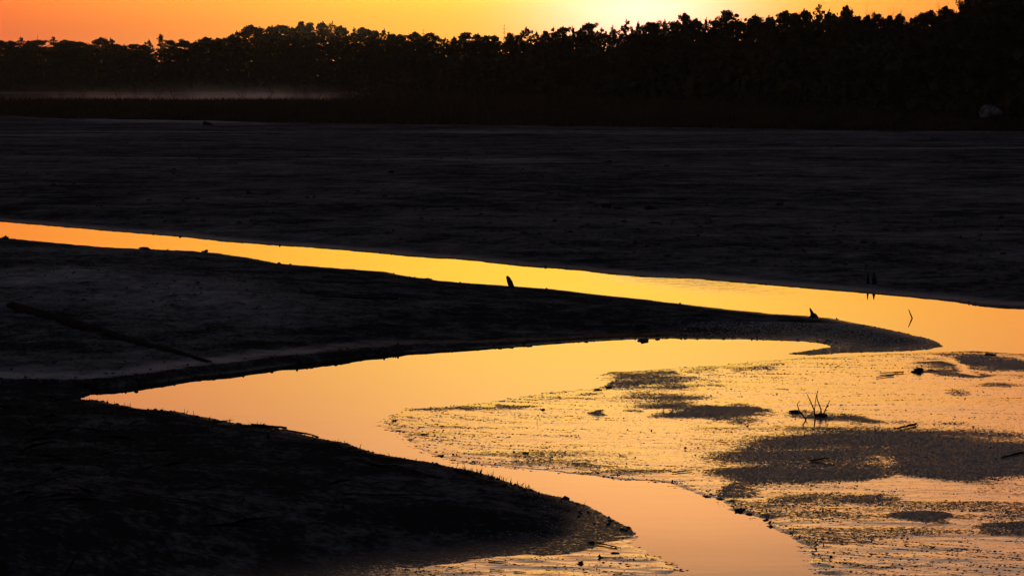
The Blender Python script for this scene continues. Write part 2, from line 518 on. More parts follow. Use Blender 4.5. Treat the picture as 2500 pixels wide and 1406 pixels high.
class MB:
    def __init__(self):
        self.v, self.f, self.s, self.n = [], [], [], 0

    def add(self, v, faces):
        v = np.asarray(v, float)
        self.v.append(v)
        for f in faces:
            self.f.extend(int(i) + self.n for i in f)
            self.s.append(len(f))
        self.n += len(v)

    def tube(self, pts, rad, sides=6, rng=None, rough=0.0, squash=1.0):
        pts = np.asarray(pts, float)
        n = len(pts)
        rad = np.full(n, rad) if np.isscalar(rad) else np.asarray(rad, float)
        tang = np.gradient(pts, axis=0)
        tang /= np.linalg.norm(tang, axis=1)[:, None] + 1e-12
        ref = np.array([0, 0, 1.0]) if abs(tang[0][2]) < 0.9 else np.array([1.0, 0, 0])
        vs = []
        a = np.arange(sides) * 2 * math.pi / sides
        for i in range(n):
            s = np.cross(tang[i], ref)
            s /= np.linalg.norm(s) + 1e-12
            t = np.cross(s, tang[i])
            ref = t
            rr = np.full(sides, rad[i])
            if rough and rng is not None:
                rr = rr * (1 + rough * (rng.rand(sides) - 0.5))
            vs.append(pts[i] + np.cos(a)[:, None] * s * rr[:, None] + np.sin(a)[:, None] * t * rr[:, None] * squash)
        vs = np.concatenate(vs)
        fs = []
        for i in range(n - 1):
            for k in range(sides):
                k2 = (k + 1) % sides
                fs.append((i * sides + k, i * sides + k2, (i + 1) * sides + k2, (i + 1) * sides + k))
        fs.append(tuple(range(sides))[::-1])
        fs.append(tuple((n - 1) * sides + k for k in range(sides)))
        self.add(vs, fs)

    def quads(self, v4):
        """v4: (n,4,3)"""
        n = len(v4)
        self.v.append(v4.reshape(-1, 3))
        self.f.extend((np.arange(n * 4) + self.n).tolist())
        self.s.extend([4] * n)
        self.n += n * 4

    def mesh(self, name, mat, smooth=True):
        return mesh_np(name, np.concatenate(self.v), self.f, np.array(self.s), mat, smooth)

    def bounds(self):
        v = np.concatenate(self.v)
        return v.min(0), v.max(0)


def obj(name, me, parent=None, loc=None):
    o = bpy.data.objects.new(name, me)
    COL.objects.link(o)
    if parent:
        o.parent = parent
    if loc is not None:
        o.location = loc
    return o


def tag(o, label=None, cat=None, group=None, kind=None):
    if label:
        o['label'] = label
    if cat:
        o['category'] = cat
    if group:
        o['group'] = group
    if kind:
        o['kind'] = kind
    return o


def empty(name, loc, label, cat, group=None):
    o = bpy.data.objects.new(name, None)
    COL.objects.link(o)
    o.empty_display_size = 0.2
    o.location = loc
    return tag(o, label, cat, group)


ORD = ['first', 'second', 'third', 'fourth', 'fifth', 'sixth', 'seventh', 'eighth', 'ninth', 'tenth', 'eleventh', 'twelfth', 'thirteenth',
       'fourteenth', 'fifteenth', 'sixteenth', 'seventeenth', 'eighteenth', 'nineteenth', 'twentieth', 'twenty-first', 'twenty-second', 'twenty-third', 'twenty-fourth',
       'twenty-fifth', 'twenty-sixth', 'twenty-seventh', 'twenty-eighth', 'twenty-ninth', 'thirtieth']


# ------------------------------------------------------------------ materials
class NT:
    def __init__(self, name):
        self.m = bpy.data.materials.new(name)
        self.m.use_nodes = True
        self.t = self.m.node_tree
        self.t.nodes.clear()
        self.out = self.n('ShaderNodeOutputMaterial')

    def n(self, kind, **kw):
        x = self.t.nodes.new(kind)
        for k, v in kw.items():
            setattr(x, k, v)
        return x

    def put(self, v, sock):
        if isinstance(v, (int, float, tuple)):
            sock.default_value = v
        else:
            self.t.links.new(v, sock)

    def math(self, op, a, b=0.0, c=None, clamp=False):
        x = self.n('ShaderNodeMath', operation=op, use_clamp=clamp)
        self.put(a, x.inputs[0])
        self.put(b, x.inputs[1])
        if c is not None:
            self.put(c, x.inputs[2])
        return x.outputs[0]

    def noise(self, scale, detail=3.0, vec=None, rough=0.55):
        x = self.n('ShaderNodeTexNoise')
        x.inputs['Scale'].default_value = scale
        x.inputs['Detail'].default_value = detail
        x.inputs['Roughness'].default_value = rough
        if vec is not None:
            self.put(vec, x.inputs['Vector'])
        return x.outputs[0]

    def map(self, scale, rot=(0, 0, 0)):
        g = self.n('ShaderNodeNewGeometry')
        m = self.n('ShaderNodeMapping')
        m.inputs['Scale'].default_value = scale
        m.inputs['Rotation'].default_value = rot
        self.put(g.outputs['Position'], m.inputs[0])
        return m.outputs[0]

    def attr(self, name):
        return self.n('ShaderNodeAttribute', attribute_name=name).outputs['Fac']

    def mix(self, f, a, b):
        x = self.n('ShaderNodeMix', data_type='RGBA')
        self.put(f, x.inputs[0])
        self.put(a, x.inputs[6])
        self.put(b, x.inputs[7])
        return x.outputs[2]

    def lerp(self, f, a, b):
        x = self.n('ShaderNodeMix', data_type='FLOAT')
        self.put(f, x.inputs[0])
        self.put(a, x.inputs[2])
        self.put(b, x.inputs[3])
        return x.outputs[0]

    def step(self, x, a, b):
        r = self.n('ShaderNodeMapRange', interpolation_type='SMOOTHSTEP')
        self.put(x, r.inputs[0])
        self.put(a, r.inputs[1])
        self.put(b, r.inputs[2])
        return r.outputs[0]

    def bsdf(self, base, rough=0.8, spec=0.3, normal=None, **kw):
        p = self.n('ShaderNodeBsdfPrincipled')
        self.put(base, p.inputs['Base Color'])
        self.put(rough, p.inputs['Roughness'])
        self.put(spec, p.inputs['Specular IOR Level'])
        for k, v in kw.items():
            self.put(v, p.inputs[k])
        if normal is not None:
            self.put(normal, p.inputs['Normal'])
        return p.outputs[0]

    def bump(self, height, strength=1.0, dist=1.0, normal=None):
        b = self.n('ShaderNodeBump')
        self.put(strength, b.inputs['Strength'])
        b.inputs['Distance'].default_value = dist
        self.put(height, b.inputs['Height'])
        if normal is not None:
            self.put(normal, b.inputs['Normal'])
        return b.outputs[0]

    def done(self, surf=None, vol=None):
        if surf is not None:
            self.t.links.new(surf, self.out.inputs[0])
        if vol is not None:
            self.t.links.new(vol, self.out.inputs[1])
        return self.m


def make_mud():
    t = NT('mud')
    wet, crust, tone = t.attr('wet'), t.attr('crust'), t.attr('tone')
    pos = t.map((1, 1, 1))
    streakv = t.map((0.32, 1.15, 1), (0, 0, 0.12))
    grain = t.noise(34.0, 2.0, pos, 0.6)
    grain2 = t.noise(13.0, 3.0, pos, 0.6)
    lump = t.noise(3.2, 4.0, pos)
    streak = t.noise(4.2, 5.0, streakv, 0.6)
    streak_f = t.noise(13.0, 4.0, streakv, 0.6)
    # crust breaks up into grains at its borders; thin lines of it run with the streaks
    g = t.math('ADD', t.math('MULTIPLY', t.math('SUBTRACT', grain, 0.5), 1.9), t.math('MULTIPLY', t.math('SUBTRACT', grain2, 0.5), 1.5))
    line = t.math('MULTIPLY', t.step(streak_f, 0.60, 0.74), t.step(lump, 0.42, 0.62))
    cm_ = t.step(t.math('ADD', t.math('ADD', crust, g), t.math('MULTIPLY', line, 0.45)), 0.32, 0.80)
    big_s = t.noise(0.9, 6.0, t.map((0.9, 1, 1)), 0.65)
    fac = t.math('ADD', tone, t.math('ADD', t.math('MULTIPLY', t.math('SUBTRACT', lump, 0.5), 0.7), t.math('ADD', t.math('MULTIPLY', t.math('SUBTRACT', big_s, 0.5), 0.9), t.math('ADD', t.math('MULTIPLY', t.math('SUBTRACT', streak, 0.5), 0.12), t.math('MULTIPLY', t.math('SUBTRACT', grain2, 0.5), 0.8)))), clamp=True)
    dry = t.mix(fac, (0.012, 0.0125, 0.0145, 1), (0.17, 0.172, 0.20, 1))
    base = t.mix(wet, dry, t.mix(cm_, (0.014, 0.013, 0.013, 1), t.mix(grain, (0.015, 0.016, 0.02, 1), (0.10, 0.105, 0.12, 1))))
    rough = t.lerp(wet, 0.95, t.lerp(cm_, 0.07, 0.50))
    spec = t.lerp(wet, 0.0, t.lerp(cm_, 0.5, 0.07))
    h_dry = t.math('ADD', t.math('MULTIPLY', grain, 0.008), t.math('ADD', t.math('MULTIPLY', grain2, 0.016), t.math('MULTIPLY', lump, 0.03)))
    h_wet = t.math('ADD', t.math('MULTIPLY', streak, 0.0032), t.math('ADD', t.math('MULTIPLY', streak_f, 0.0019), t.math('MULTIPLY', lump, 0.0022)))
    h_crust = t.math('ADD', t.math('MULTIPLY', grain, 0.010), t.math('MULTIPLY', grain2, 0.022))
    h = t.lerp(wet, h_dry, t.lerp(cm_, h_wet, h_crust))
    n = t.bump(h, 1.0, 1.0)
    return t.done(t.bsdf(base, rough, spec, n))


def make_water():
    t = NT('water')
    v = t.map((0.5, 1.2, 1))
    swell = t.noise(0.5, 3.0, v)
    rip = t.noise(7.0, 3.0, v)
    rip2 = t.noise(2.2, 3.0, v)
    patch = t.step(t.noise(0.16, 2.0, t.map((0.5, 1, 1))), 0.50, 0.66)
    h = t.math('ADD', t.math('MULTIPLY', swell, 0.0012), t.math('MULTIPLY', t.math('ADD', t.math('MULTIPLY', rip, 0.0007), t.math('MULTIPLY', rip2, 0.0014)), t.math('ADD', t.math('MULTIPLY', patch, 1.0), 0.12)))
    # a breath of wind ruffles the channel right of centre
    gx_, gy_ = (float(q_) for q_ in W(1680, 690))
    g = t.n('ShaderNodeNewGeometry')
    sp = t.n('ShaderNodeSeparateXYZ')
    t.put(g.outputs['Position'], sp.inputs[0])
    qx = t.math('POWER', t.math('MULTIPLY', t.math('ABSOLUTE', t.math('SUBTRACT', sp.outputs[0], gx_)), 1 / 1.9), 2.0)
    qy = t.math('POWER', t.math('MULTIPLY', t.math('ABSOLUTE', t.math('SUBTRACT', t.math('ADD', sp.outputs[1], t.math('MULTIPLY', sp.outputs[0], 1.15)), gy_ + 1.15 * gx_)), 1 / 2.0), 2.0)
    ruf = t.math('POWER', math.e, t.math('MULTIPLY', t.math('ADD', qx, qy), -1.0))
    rv = t.noise(3.6, 3.0, t.map((0.35, 1.3, 1)))
    h = t.math('ADD', h, t.math('MULTIPLY', t.math('MULTIPLY', ruf, rv), 0.017))
    n = t.bump(h, 1.0, 1.0)
    return t.done(t.bsdf((0.012, 0.010, 0.007, 1), 0.02, 0.5, n, IOR=1.33))


def simple(name, c1, c2, scale, rough=0.9, spec=0.1, bump=0.0, stretch=(1, 1, 1), bscale=None, trans=0.0):
    t = NT(name)
    tcn = t.n('ShaderNodeTexCoord')
    mp = t.n('ShaderNodeMapping')
    mp.inputs['Scale'].default_value = stretch
    t.put(tcn.outputs['Object'], mp.inputs[0])
    f = t.step(t.noise(scale, 4.0, mp.outputs[0]), 0.3, 0.7)
    base = t.mix(f, c1, c2)
    n = t.bump(t.noise(bscale or scale * 3, 4.0, mp.outputs[0]), 1.0, bump) if bump else None
    s = t.bsdf(base, rough, spec, n)
    if trans:
        tr = t.n('ShaderNodeBsdfTranslucent')
        t.put(base, tr.inputs[0])
        mx = t.n('ShaderNodeMixShader')
        mx.inputs[0].default_value = trans
        t.t.links.new(s, mx.inputs[1])
        t.t.links.new(tr.outputs[0], mx.inputs[2])
        s = mx.outputs[0]
    return t.done(s)


M_MUD = make_mud()
M_WATER = make_water()
M_NEEDLE = simple('pine_needles', (0.018, 0.019, 0.013, 1), (0.042, 0.040, 0.028, 1), 14.0, 0.95, 0.0, trans=0.2)
M_BARK = simple('bark', (0.02, 0.017, 0.014, 1), (0.05, 0.042, 0.035, 1), 20.0, 0.95, 0.05, 0.02, (1, 1, 0.2))
M_DEADWOOD = simple('dead_wood', (0.008, 0.006, 0.005, 1), (0.028, 0.022, 0.019, 1), 14.0, 0.95, 0.0, 0.006, (1, 1, 1))
M_GRASS = simple('marsh_grass', (0.012, 0.011, 0.009, 1), (0.034, 0.030, 0.023, 1), 0.4, 0.95, 0.03, trans=0.2)
M_SHRUB = simple('dry_leaves', (0.008, 0.007, 0.005, 1), (0.03, 0.026, 0.018, 1), 3.0, 0.95, 0.03, trans=0.2)
M_CLOD = simple('mud_clod', (0.014, 0.013, 0.013, 1), (0.04, 0.038, 0.038, 1), 18.0, 0.95, 0.05, 0.01)
M_SAND = simple('pale_sand', (0.03, 0.032, 0.038, 1), (0.16, 0.165, 0.19, 1), 1.6, 0.95, 0.05, 0.05)

# ------------------------------------------------------------------ terrain sheet, split into its banks
ys = []
yv = 1.0
while yv < 15.5:
    ys.append(yv)
    yv += 0.5
while yv < 60:
    ys.append(yv)
    yv += yv * 0.0016
while yv < 262:
    ys.append(yv)
    yv += yv * 0.0038
while yv < 7000:
    ys.append(yv)
    yv += yv * 0.03
ys = np.array(ys)
tin = np.arange(-0.30, 0.3001, 0.0016)
tout = np.concatenate([np.linspace(0.31, 0.6, 12), np.linspace(0.7, 3.0, 12)])
ts = np.concatenate([-tout[::-1], tin, tout])
NX, NY = len(ts), len(ys)
YY, TT = np.meshgrid(ys, ts, indexing='ij')
XX = TT * (YY + 4.0)
xf, yf = XX.ravel(), YY.ravel()
H = np.empty(len(xf))
REG = np.empty(len(xf), np.int32)
WET, CRU, TON = np.empty(len(xf)), np.empty(len(xf)), np.empty(len(xf))
CH = 60000
for i in range(0, len(xf), CH):
    H[i:i + CH], REG[i:i + CH], WET[i:i + CH], CRU[i:i + CH], TON[i:i + CH] = terrain(xf[i:i + CH], yf[i:i + CH])
VV = np.stack([xf, yf, H], 1)
jj, ii = np.meshgrid(np.arange(NY - 1), np.arange(NX - 1), indexing='ij')
a0 = (jj * NX + ii).ravel()
quads = np.stack([a0, a0 + 1, a0 + 1 + NX, a0 + NX], 1)
is_meadow = (REG == 0) & (yf > meadow_dist(col_of(xf, yf)))
vreg = np.where(is_meadow, 5, REG)
vreg = np.where(vreg == 4, 2, vreg)
freg = vreg[quads[:, 0]]
NAMES = {0: ('mud_flat', 'dark bare mud flat stretching away beyond the channel to the meadow', 'mud flat'),
         1: ('mud_spit', 'dark mud spit with a pointed tail between the two arms of water', 'mud bank'),
         2: ('mud_bank', 'dark near mud bank filling the lower left corner', 'mud bank'),
         3: ('wet_mud', 'glossy wet mud shoal with grainy dark patches at the lower right', 'mud shoal'),
         5: ('meadow', 'low dark marsh meadow and wood floor beyond the mud flat', 'meadow')}
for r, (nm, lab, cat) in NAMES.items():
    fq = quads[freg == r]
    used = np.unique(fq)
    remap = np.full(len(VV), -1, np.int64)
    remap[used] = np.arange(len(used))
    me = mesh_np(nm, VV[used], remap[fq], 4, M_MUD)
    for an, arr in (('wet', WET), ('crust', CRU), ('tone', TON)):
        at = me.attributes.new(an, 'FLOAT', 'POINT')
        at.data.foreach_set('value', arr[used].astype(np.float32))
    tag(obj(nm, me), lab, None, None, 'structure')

wp = 8000.0
me = mesh_np('water', [(-wp, -60, 0), (wp, -60, 0), (wp, wp, 0), (-wp, wp, 0)], [0, 1, 2, 3], 4, M_WATER)
tag(obj('water', me), 'still shallow water reflecting the orange sky', None, None, 'structure')


# ------------------------------------------------------------------ trees
def leaf_cloud(rng, c, r, n, size, flat=0.75):
    d = rng.normal(size=(n, 3))
    d /= np.linalg.norm(d, axis=1)[:, None]
    p = c + d * (r * rng.rand(n, 1) ** 0.45) * np.array([1, 1, flat])
    a = rng.normal(size=(n, 3))
    a /= np.linalg.norm(a, axis=1)[:, None]
    b = np.cross(a, rng.normal(size=(n, 3)))
    b /= np.linalg.norm(b, axis=1)[:, None]
    s = size * (0.6 + 0.8 * rng.rand(n, 1))
    return np.stack([p - a * s, p + b * s * 0.55, p + a * s, p - b * s * 0.55], 1)


def tree_variant(seed, style):
    """unit-height tree, crown radius about 0.2; returns (trunk mesh, crown mesh)"""
    rng = np.random.RandomState(seed)
    tr, cr = MB(), MB()
    bend = rng.normal(size=2) * 0.02
    top = 0.95

    def axis(h):
        return np.array([bend[0] * math.sin(h * 3), bend[1] * math.sin(h * 2.3), h])
    hs = np.linspace(-0.03, top, 9)
    tr.tube([axis(h) for h in hs], np.interp(hs, [0, top], [0.018, 0.003]), 6)
    if style == 'pine':
        base, nl, cl, lf = 0.38, 50, (0.028, 0.060), 120
        prof = lambda u_: 0.2 * math.sqrt(max(0.0, 1 - ((u_ - 0.22) / 0.79) ** 2)) * (0.75 + 0.5 * rng.rand())
    elif style == 'round':
        base, nl, cl, lf = 0.40, 58, (0.028, 0.052), 115
        prof = lambda u_: 0.2 * math.sqrt(max(0.0, 1 - ((u_ - 0.32) / 0.69) ** 2)) * (0.85 + 0.3 * rng.rand())
    elif style == 'open':
        base, nl, cl, lf = 0.35, 32, (0.022, 0.042), 62
        prof = lambda u_: 0.2 * math.sqrt(max(0.0, 1 - ((u_ - 0.3) / 0.71) ** 2)) * (0.6 + 0.8 * rng.rand())
    elif style == 'layered':
        base, nl, cl, lf = 0.35, 34, (0.022, 0.040), 32
        prof = lambda u_: 0.2 * (1.0 - 0.75 * u_) * (0.55 + 0.9 * rng.rand())
    elif style == 'spire':
        base, nl, cl, lf = 0.12, 46, (0.028, 0.045), 30
        prof = lambda u_: 0.2 * (1.0 - u_) ** 0.9 * (0.75 + 0.5 * rng.rand())
    else:  # 'snag'
        base, nl, cl, lf = 0.60, 14, (0.010, 0.02), 12
        prof = lambda u_: 0.11 * (1 - 0.8 * u_) * (0.3 + 1.0 * rng.rand())
    for k in range(nl):
        u_ = (k + rng.rand()) / nl
        h = base + (top - base) * u_
        ang = k * 2.4 + rng.rand() * 0.9
        L = prof(u_)
        up = {'pine': 0.35, 'round': 0.45, 'open': 0.35, 'layered': 0.08, 'spire': 0.0, 'snag': 0.5}[style]
        p0 = axis(h)
        if style in ('pine', 'round', 'open') and u_ > 0.6:
            L *= 1 - (0.3 if style == 'round' else 0.75) * (u_ - 0.6)
        d = np.array([math.cos(ang), math.sin(ang), up * (1 - 0.95 * u_ * (style != 'snag')) + 0.22 * rng.randn()])
        p1 = p0 + d * L
        pm = (p0 + p1) / 2 + rng.normal(size=3) * 0.008
        tr.tube([p0, pm, p1], [0.006, 0.004, 0.0015], 3)
        for q, sc in ((1.0, 0.85), (0.72, 1.0), (0.42, 0.9)):
            if q < 1 and style in ('snag',):
                continue
            r = (cl[0] + (cl[1] - cl[0]) * rng.rand()) * sc
            c = p0 + (p1 - p0) * q + np.array([0, 0, r * 0.25])
            cr.quads(leaf_cloud(rng, c, r, lf, 0.0084 if style != 'snag' else 0.008, 0.8))
    c = axis(top)
    if style in ('pine', 'round', 'open'):
        for _ in range(3):
            cr.quads(leaf_cloud(rng, c + rng.normal(size=3) * np.array([0.035, 0.035, 0.02]), 0.026, lf, 0.0105))
        if style == 'open' or (style == 'pine' and seed % 2):
            for q in range(4):
                cr.quads(leaf_cloud(rng, c + np.array([rng.normal() * 0.006, rng.normal() * 0.006, 0.014 + 0.013 * q]), 0.017 - 0.003 * q, 16, 0.008))
    else:
        cr.quads(leaf_cloud(rng, c + np.array([0, 0, 0.015]), 0.016, 16, 0.012, 1.6))
    zmax = cr.bounds()[1][2]
    for mb in (tr, cr):
        for v in mb.v:
            v[:, 2] /= zmax
    return tr.mesh('trunk', M_BARK), cr.mesh('crown', M_NEEDLE, smooth=False)


def bare_variant(seed, up=0.8, depth=6, spread=0.6, n0=1, r0=0.016, length=0.30, first=0.35):
    rng = np.random.RandomState(seed)
    tr, cr = MB(), MB()

    def grow(mb, p, d, L, r, lev):
        n = 3
        pts = [p]
        dd = d.copy()
        for _ in range(n):
            dd = dd + rng.normal(size=3) * 0.13 + np.array([0, 0, 0.05 * up])
            dd /= np.linalg.norm(dd)
            pts.append(pts[-1] + dd * L / n)
        mb.tube(pts, np.linspace(r, r * 0.66, n + 1), 5 if lev > 3 else 3)
        if lev <= 0:
            return
        nb = 2 if rng.rand() < 0.55 else 3
        for k in range(nb):
            side = rng.normal(size=3)
            side -= dd * side.dot(dd)
            side /= np.linalg.norm(side)
            nd = dd + side * spread * (0.5 + 0.7 * rng.rand())
            nd[2] += 0.15 * up
            nd /= np.linalg.norm(nd)
            start = pts[-1] if k < 2 else pts[2]
            grow(cr, start, nd, L * (0.66 + 0.2 * rng.rand()), r * 0.62, lev - 1)
    for k in range(n0):
        a = rng.rand() * 6.28
        d = np.array([math.cos(a) * 0.25 * (n0 > 1), math.sin(a) * 0.25 * (n0 > 1), 1.0])
        d /= np.linalg.norm(d)
        p = np.array([math.cos(a), math.sin(a), 0]) * 0.02 * (n0 > 1) + np.array([0, 0, -0.02])
        grow(tr, p, d, first, r0, depth)
    lo, hi = cr.bounds()
    for mb in (tr, cr):
        for v in mb.v:
            v[:, 2] /= hi[2]
    return tr.mesh('trunk', M_BARK), cr.mesh('branches', M_BARK), max(hi[0], -lo[0])


VAR = {'p': [tree_variant(100 + k, 'pine') for k in range(5)], 'r': [tree_variant(200 + k, 'round') for k in range(4)],
       'o': [tree_variant(300 + k, 'open') for k in range(3)], 'l': [tree_variant(400 + k, 'layered') for k in range(2)],
       's': [tree_variant(500 + k, 'spire') for k in range(2)], 'd': [tree_variant(600 + k, 'snag') for k in range(3)]}
BARE = [bare_variant(700 + k, 0.9, 6, 0.55) for k in range(4)]
SHRUBV = [bare_variant(800 + k, 0.7, 4, 0.6, n0=5, r0=0.012, first=0.4) for k in range(3)]


def plant(name, pair, part, loc, sxy, sz, rot, label, cat, group):
    root = empty(name, loc, label, cat, group)
    root.rotation_euler = (0, 0, rot)
    a = obj('trunk', pair[0], root)
    b = obj(part, pair[1], root)
    for o in (a, b):
        o.scale = (sxy, sxy, sz)
    return root


# skyline: photo x, top y, half width of the visible bump, kind
SKY = [(0, 98, 26, 'p'), (25, 99, 20, 'r'), (48, 90, 18, 'l'), (70, 99, 18, 'p'), (92, 86, 5, 'd'), (95, 97, 26, 'p'), (127, 88, 16, 'l'), (150, 99, 18, 'r'), (169, 97, 28, 'r'), (192, 101, 22, 'p'),
       (216, 106, 14, 'o'), (246, 91, 20, 'r'), (270, 92, 14, 'o'), (285, 107, 16, 'p'), (302, 108, 14, 'o'), (328, 107, 22, 'p'), (350, 108, 14, 'p'), (362, 96, 12, 'o'), (392, 82, 14, 's'), (416, 97, 16, 'p'),
       (448, 95, 24, 'r'), (478, 99, 16, 'p'), (504, 90, 26, 'p'), (532, 92, 18, 'r'), (560, 88, 20, 'r'), (576, 74, 13, 'o'), (614, 60, 25, 'r'), (636, 64, 15, 'o'), (664, 61, 17, 'p'), (690, 60, 26, 'r'), (712, 66, 16, 'p'),
       (734, 52, 18, 'p'), (757, 54, 14, 'p'), (786, 51, 18, 'p'), (814, 50, 15, 'l'), (834, 62, 16, 'r'), (863, 66, 11, 'o'), (893, 66, 25, 'r'), (915, 74, 14, 'p'), (940, 69, 13, 'o'), (958, 82, 16, 'p'), (976, 83, 18, 'r'),
       (1012, 77, 19, 'r'), (1034, 72, 5, 'd'), (1054, 79, 20, 'r'), (1086, 90, 10, 'o'), (1109, 89, 8, 'p'), (1138, 78, 19, 'p'), (1165, 80, 15, 'p'), (1188, 86, 15, 'p'), (1206, 85, 14, 'p'), (1231, 60, 5, 'd'), (1246, 79, 13, 'p'), (1266, 84, 14, 'r'),
       (1286, 65, 20, 'o'), (1309, 74, 9, 'o'), (1333, 75, 16, 'p'), (1351, 65, 12, 'o'), (1376, 64, 17, 'p'), (1398, 64, 14, 'o'), (1417, 67, 9, 'r'), (1439, 54, 20, 'p'), (1470, 66, 14, 'o'), (1497, 60, 13, 'l'), (1529, 46, 16, 'o'),
       (1560, 51, 12, 'o'), (1592, 48, 24, 'r'), (1622, 46, 14, 'o'), (1644, 51, 16, 'p'), (1673, 31, 18, 'p'), (1697, 44, 18, 'r'), (1724, 42, 12, 'o'), (1746, 46, 14, 'p'), (1771, 24, 25, 'p'), (1812, 45, 13, 'o'), (1848, 33, 24, 'p'), (1878, 36, 17, 'p'),
       (1920, 25, 25, 'r'), (1945, 30, 14, 'p'), (1966, 20, 21, 'p'), (1998, 6, 16, 'l'), (2028, 22, 16, 'o'), (2066, 12, 20, 'p'), (2092, 32, 18, 'r'), (2118, 36, 16, 'p'), (2142, 27, 19, 'r'), (2170, 37, 16, 'p'), (2196, 32, 16, 'r'),
       (2226, 42, 14, 'r'), (2264, 24, 30, 'r'), (2314, 14, 24, 'r'), (2370, -30, 24, 'p'), (2352, 6, 16, 'r'), (2405, -60, 36, 'p'), (2450, -85, 40, 'r'), (2500, -70, 40, 'p'), (2560, -60, 44, 'r'), (2640, -70, 46, 'p'),
       (-60, 96, 30, 'p'), (-130, 92, 34, 'r')]
BARE_SKY = [(2136, 2, 20), (2164, 9, 17), (2196, 13, 20), (2222, 28, 16), (2250, 30, 14), (2330, -14, 30)]
KIND = {'p': ('pine_tree', 'ragged dark pine'), 'r': ('pine_tree', 'rounded dense pine'), 'o': ('pine_tree', 'thin open see-through pine'),
        'l': ('pine_tree', 'tiered spiky pine'), 's': ('spruce_tree', 'pointed spire conifer'), 'd': ('dead_tree', 'spindly half dead leader')}
SEG = [(-400, 205, 'low treeline at far left'), (205, 440, 'dip round the pointed conifer'), (440, 568, 'slope up to tall left clump'),
       (568, 850, 'tall clump left of centre'), (850, 1095, 'slope falling to central dip'), (1095, 1275, 'low stretch round spindly leader'),
       (1275, 1455, 'just left of bright glow'), (1455, 1690, 'right under bright glow'), (1690, 1900, 'rise right of the glow'),
       (1900, 2100, 'high stretch left of bare twigs'), (2100, 2290, 'among bare twiggy crowns'), (2290, 2900, 'tall black wood at right edge')]
SKY.sort()
cnt = {}
ENV_X, ENV_Y = [], []
for i, (x_, ty, hw, k) in enumerate(SKY):
    D = float(wood_dist(x_)) + 6 + RND.uniform(-4, 10)
    if x_ > 2330:
        D -= 12
    p = AT(x_, ty, D)
    gz = ground_z(p[0], p[1])
    Ht = p[2] - gz + 0.1
    R = max(hw * D / F * 1.75, 0.088 * Ht if k not in 'ds' else 0.07 * Ht)
    if k == 's':
        R = max(hw * D / F * 2.6, 0.12 * Ht)
    nm, desc = KIND[k]
    seg = next(s for s in SEG if s[0] <= x_ < s[1])
    key = (k, seg[2])
    cnt[key] = cnt.get(key, 0) + 1
    nth = ORD[cnt[key] - 1]
    total = sum(1 for q in SKY if q[3] == k and seg[0] <= q[0] < seg[1])
    lab = f'{desc} {seg[2]}' if total == 1 else f'{nth} {desc} from left, {seg[2]}'
    pair = VAR[k][RND.randrange(len(VAR[k]))]
    plant(nm, pair, 'crown', (p[0], p[1], gz - 0.1), R / 0.2, Ht, RND.uniform(0, 6.28), lab, 'tree', 'trees along the skyline')
    if k not in 'dos':
        ENV_X.append(x_)
        ENV_Y.append(ty)
for i, (x_, ty, hw) in enumerate(BARE_SKY):
    D = float(wood_dist(x_)) + 16 + (4 if i < 5 else -14)
    p = AT(x_, ty, D)
    gz = ground_z(p[0], p[1])
    Ht = p[2] - gz + 0.1
    a, b, rr = BARE[i % 4]
    lab = f'bare twiggy crown, {ORD[i]} from the left, above the dark pines' if i < 5 else 'bare branches reaching out of the tall black wood at the right edge'
    plant('bare_tree', (a, b), 'branches', (p[0], p[1], gz - 0.1), hw * D / F * 1.7 / rr, Ht, RND.uniform(0, 6.28), lab, 'tree', 'bare trees at the right')

# the wood behind and below the skyline trees
ENV_X, ENV_Y = np.array(ENV_X), np.array(ENV_Y)
n_fill = 0
for row, (off, drop0, drop1, step) in enumerate([(-8, 24, 75, 34)]):
    x_ = -180.0 + row * 11
    while x_ < 2720 and n_fill < 185:
        xx = x_ + RND.uniform(-9, 9)
        D = float(wood_dist(xx)) + off + RND.uniform(-3, 3)
        near_ = np.abs(ENV_X - xx) < 34
        top = (ENV_Y[near_].max() if near_.any() else np.interp(xx, ENV_X, ENV_Y)) + RND.uniform(drop0, drop1)
        if row == 1:
            top = min(top, HORIZON - 5)
        p = AT(xx, top, D)
        gz = ground_z(p[0], p[1])
        Ht = max(p[2] - gz, 3.5)
        k = RND.choice('pprrpl')
        pair = VAR[k][RND.randrange(len(VAR[k]))]
        plant('pine_tree', pair, 'crown', (p[0], p[1], gz - 0.1), 0.2 * Ht * RND.uniform(0.95, 1.35) / 0.2, Ht, RND.uniform(0, 6.28),
              'dark pine crowded into the black wood below the skyline', 'tree', 'pines massed in the black wood')
        n_fill += 1
        x_ += step
# the deep wood behind: one mass of foliage, thick with undergrowth below
rng = np.random.RandomState(77)
N = 120000
xs_ = rng.uniform(-330, 2830, N)
low = rng.rand(N) < 0.5
dd_ = wood_dist(xs_) + np.where(low, rng.uniform(-13, 36, N), rng.uniform(8, 50, N))
envs = np.interp(xs_, ENV_X, ENV_Y)
for k_ in range(-4, 5):
    envs = np.maximum(envs, np.interp(xs_ + k_ * 5, ENV_X, ENV_Y))
dx_, dy_, dz_ = ray(xs_, envs + 12 + 14 * rng.rand(N))
ztop = CAM_H + dz_ * (wood_dist(xs_) + 8) / dy_
zz_ = np.where(low, 0.4 + np.minimum(0.7 * ztop, 7.5) * rng.rand(N), 0.3 + (ztop - 0.3) * rng.rand(N) ** 0.8)
cx_ = dx_ / dy_ * dd_
pc = np.stack([cx_, dd_, zz_], 1)
a_ = rng.normal(size=(N, 3)); a_ /= np.linalg.norm(a_, axis=1)[:, None]
b_ = np.cross(a_, rng.normal(size=(N, 3))); b_ /= np.linalg.norm(b_, axis=1)[:, None]
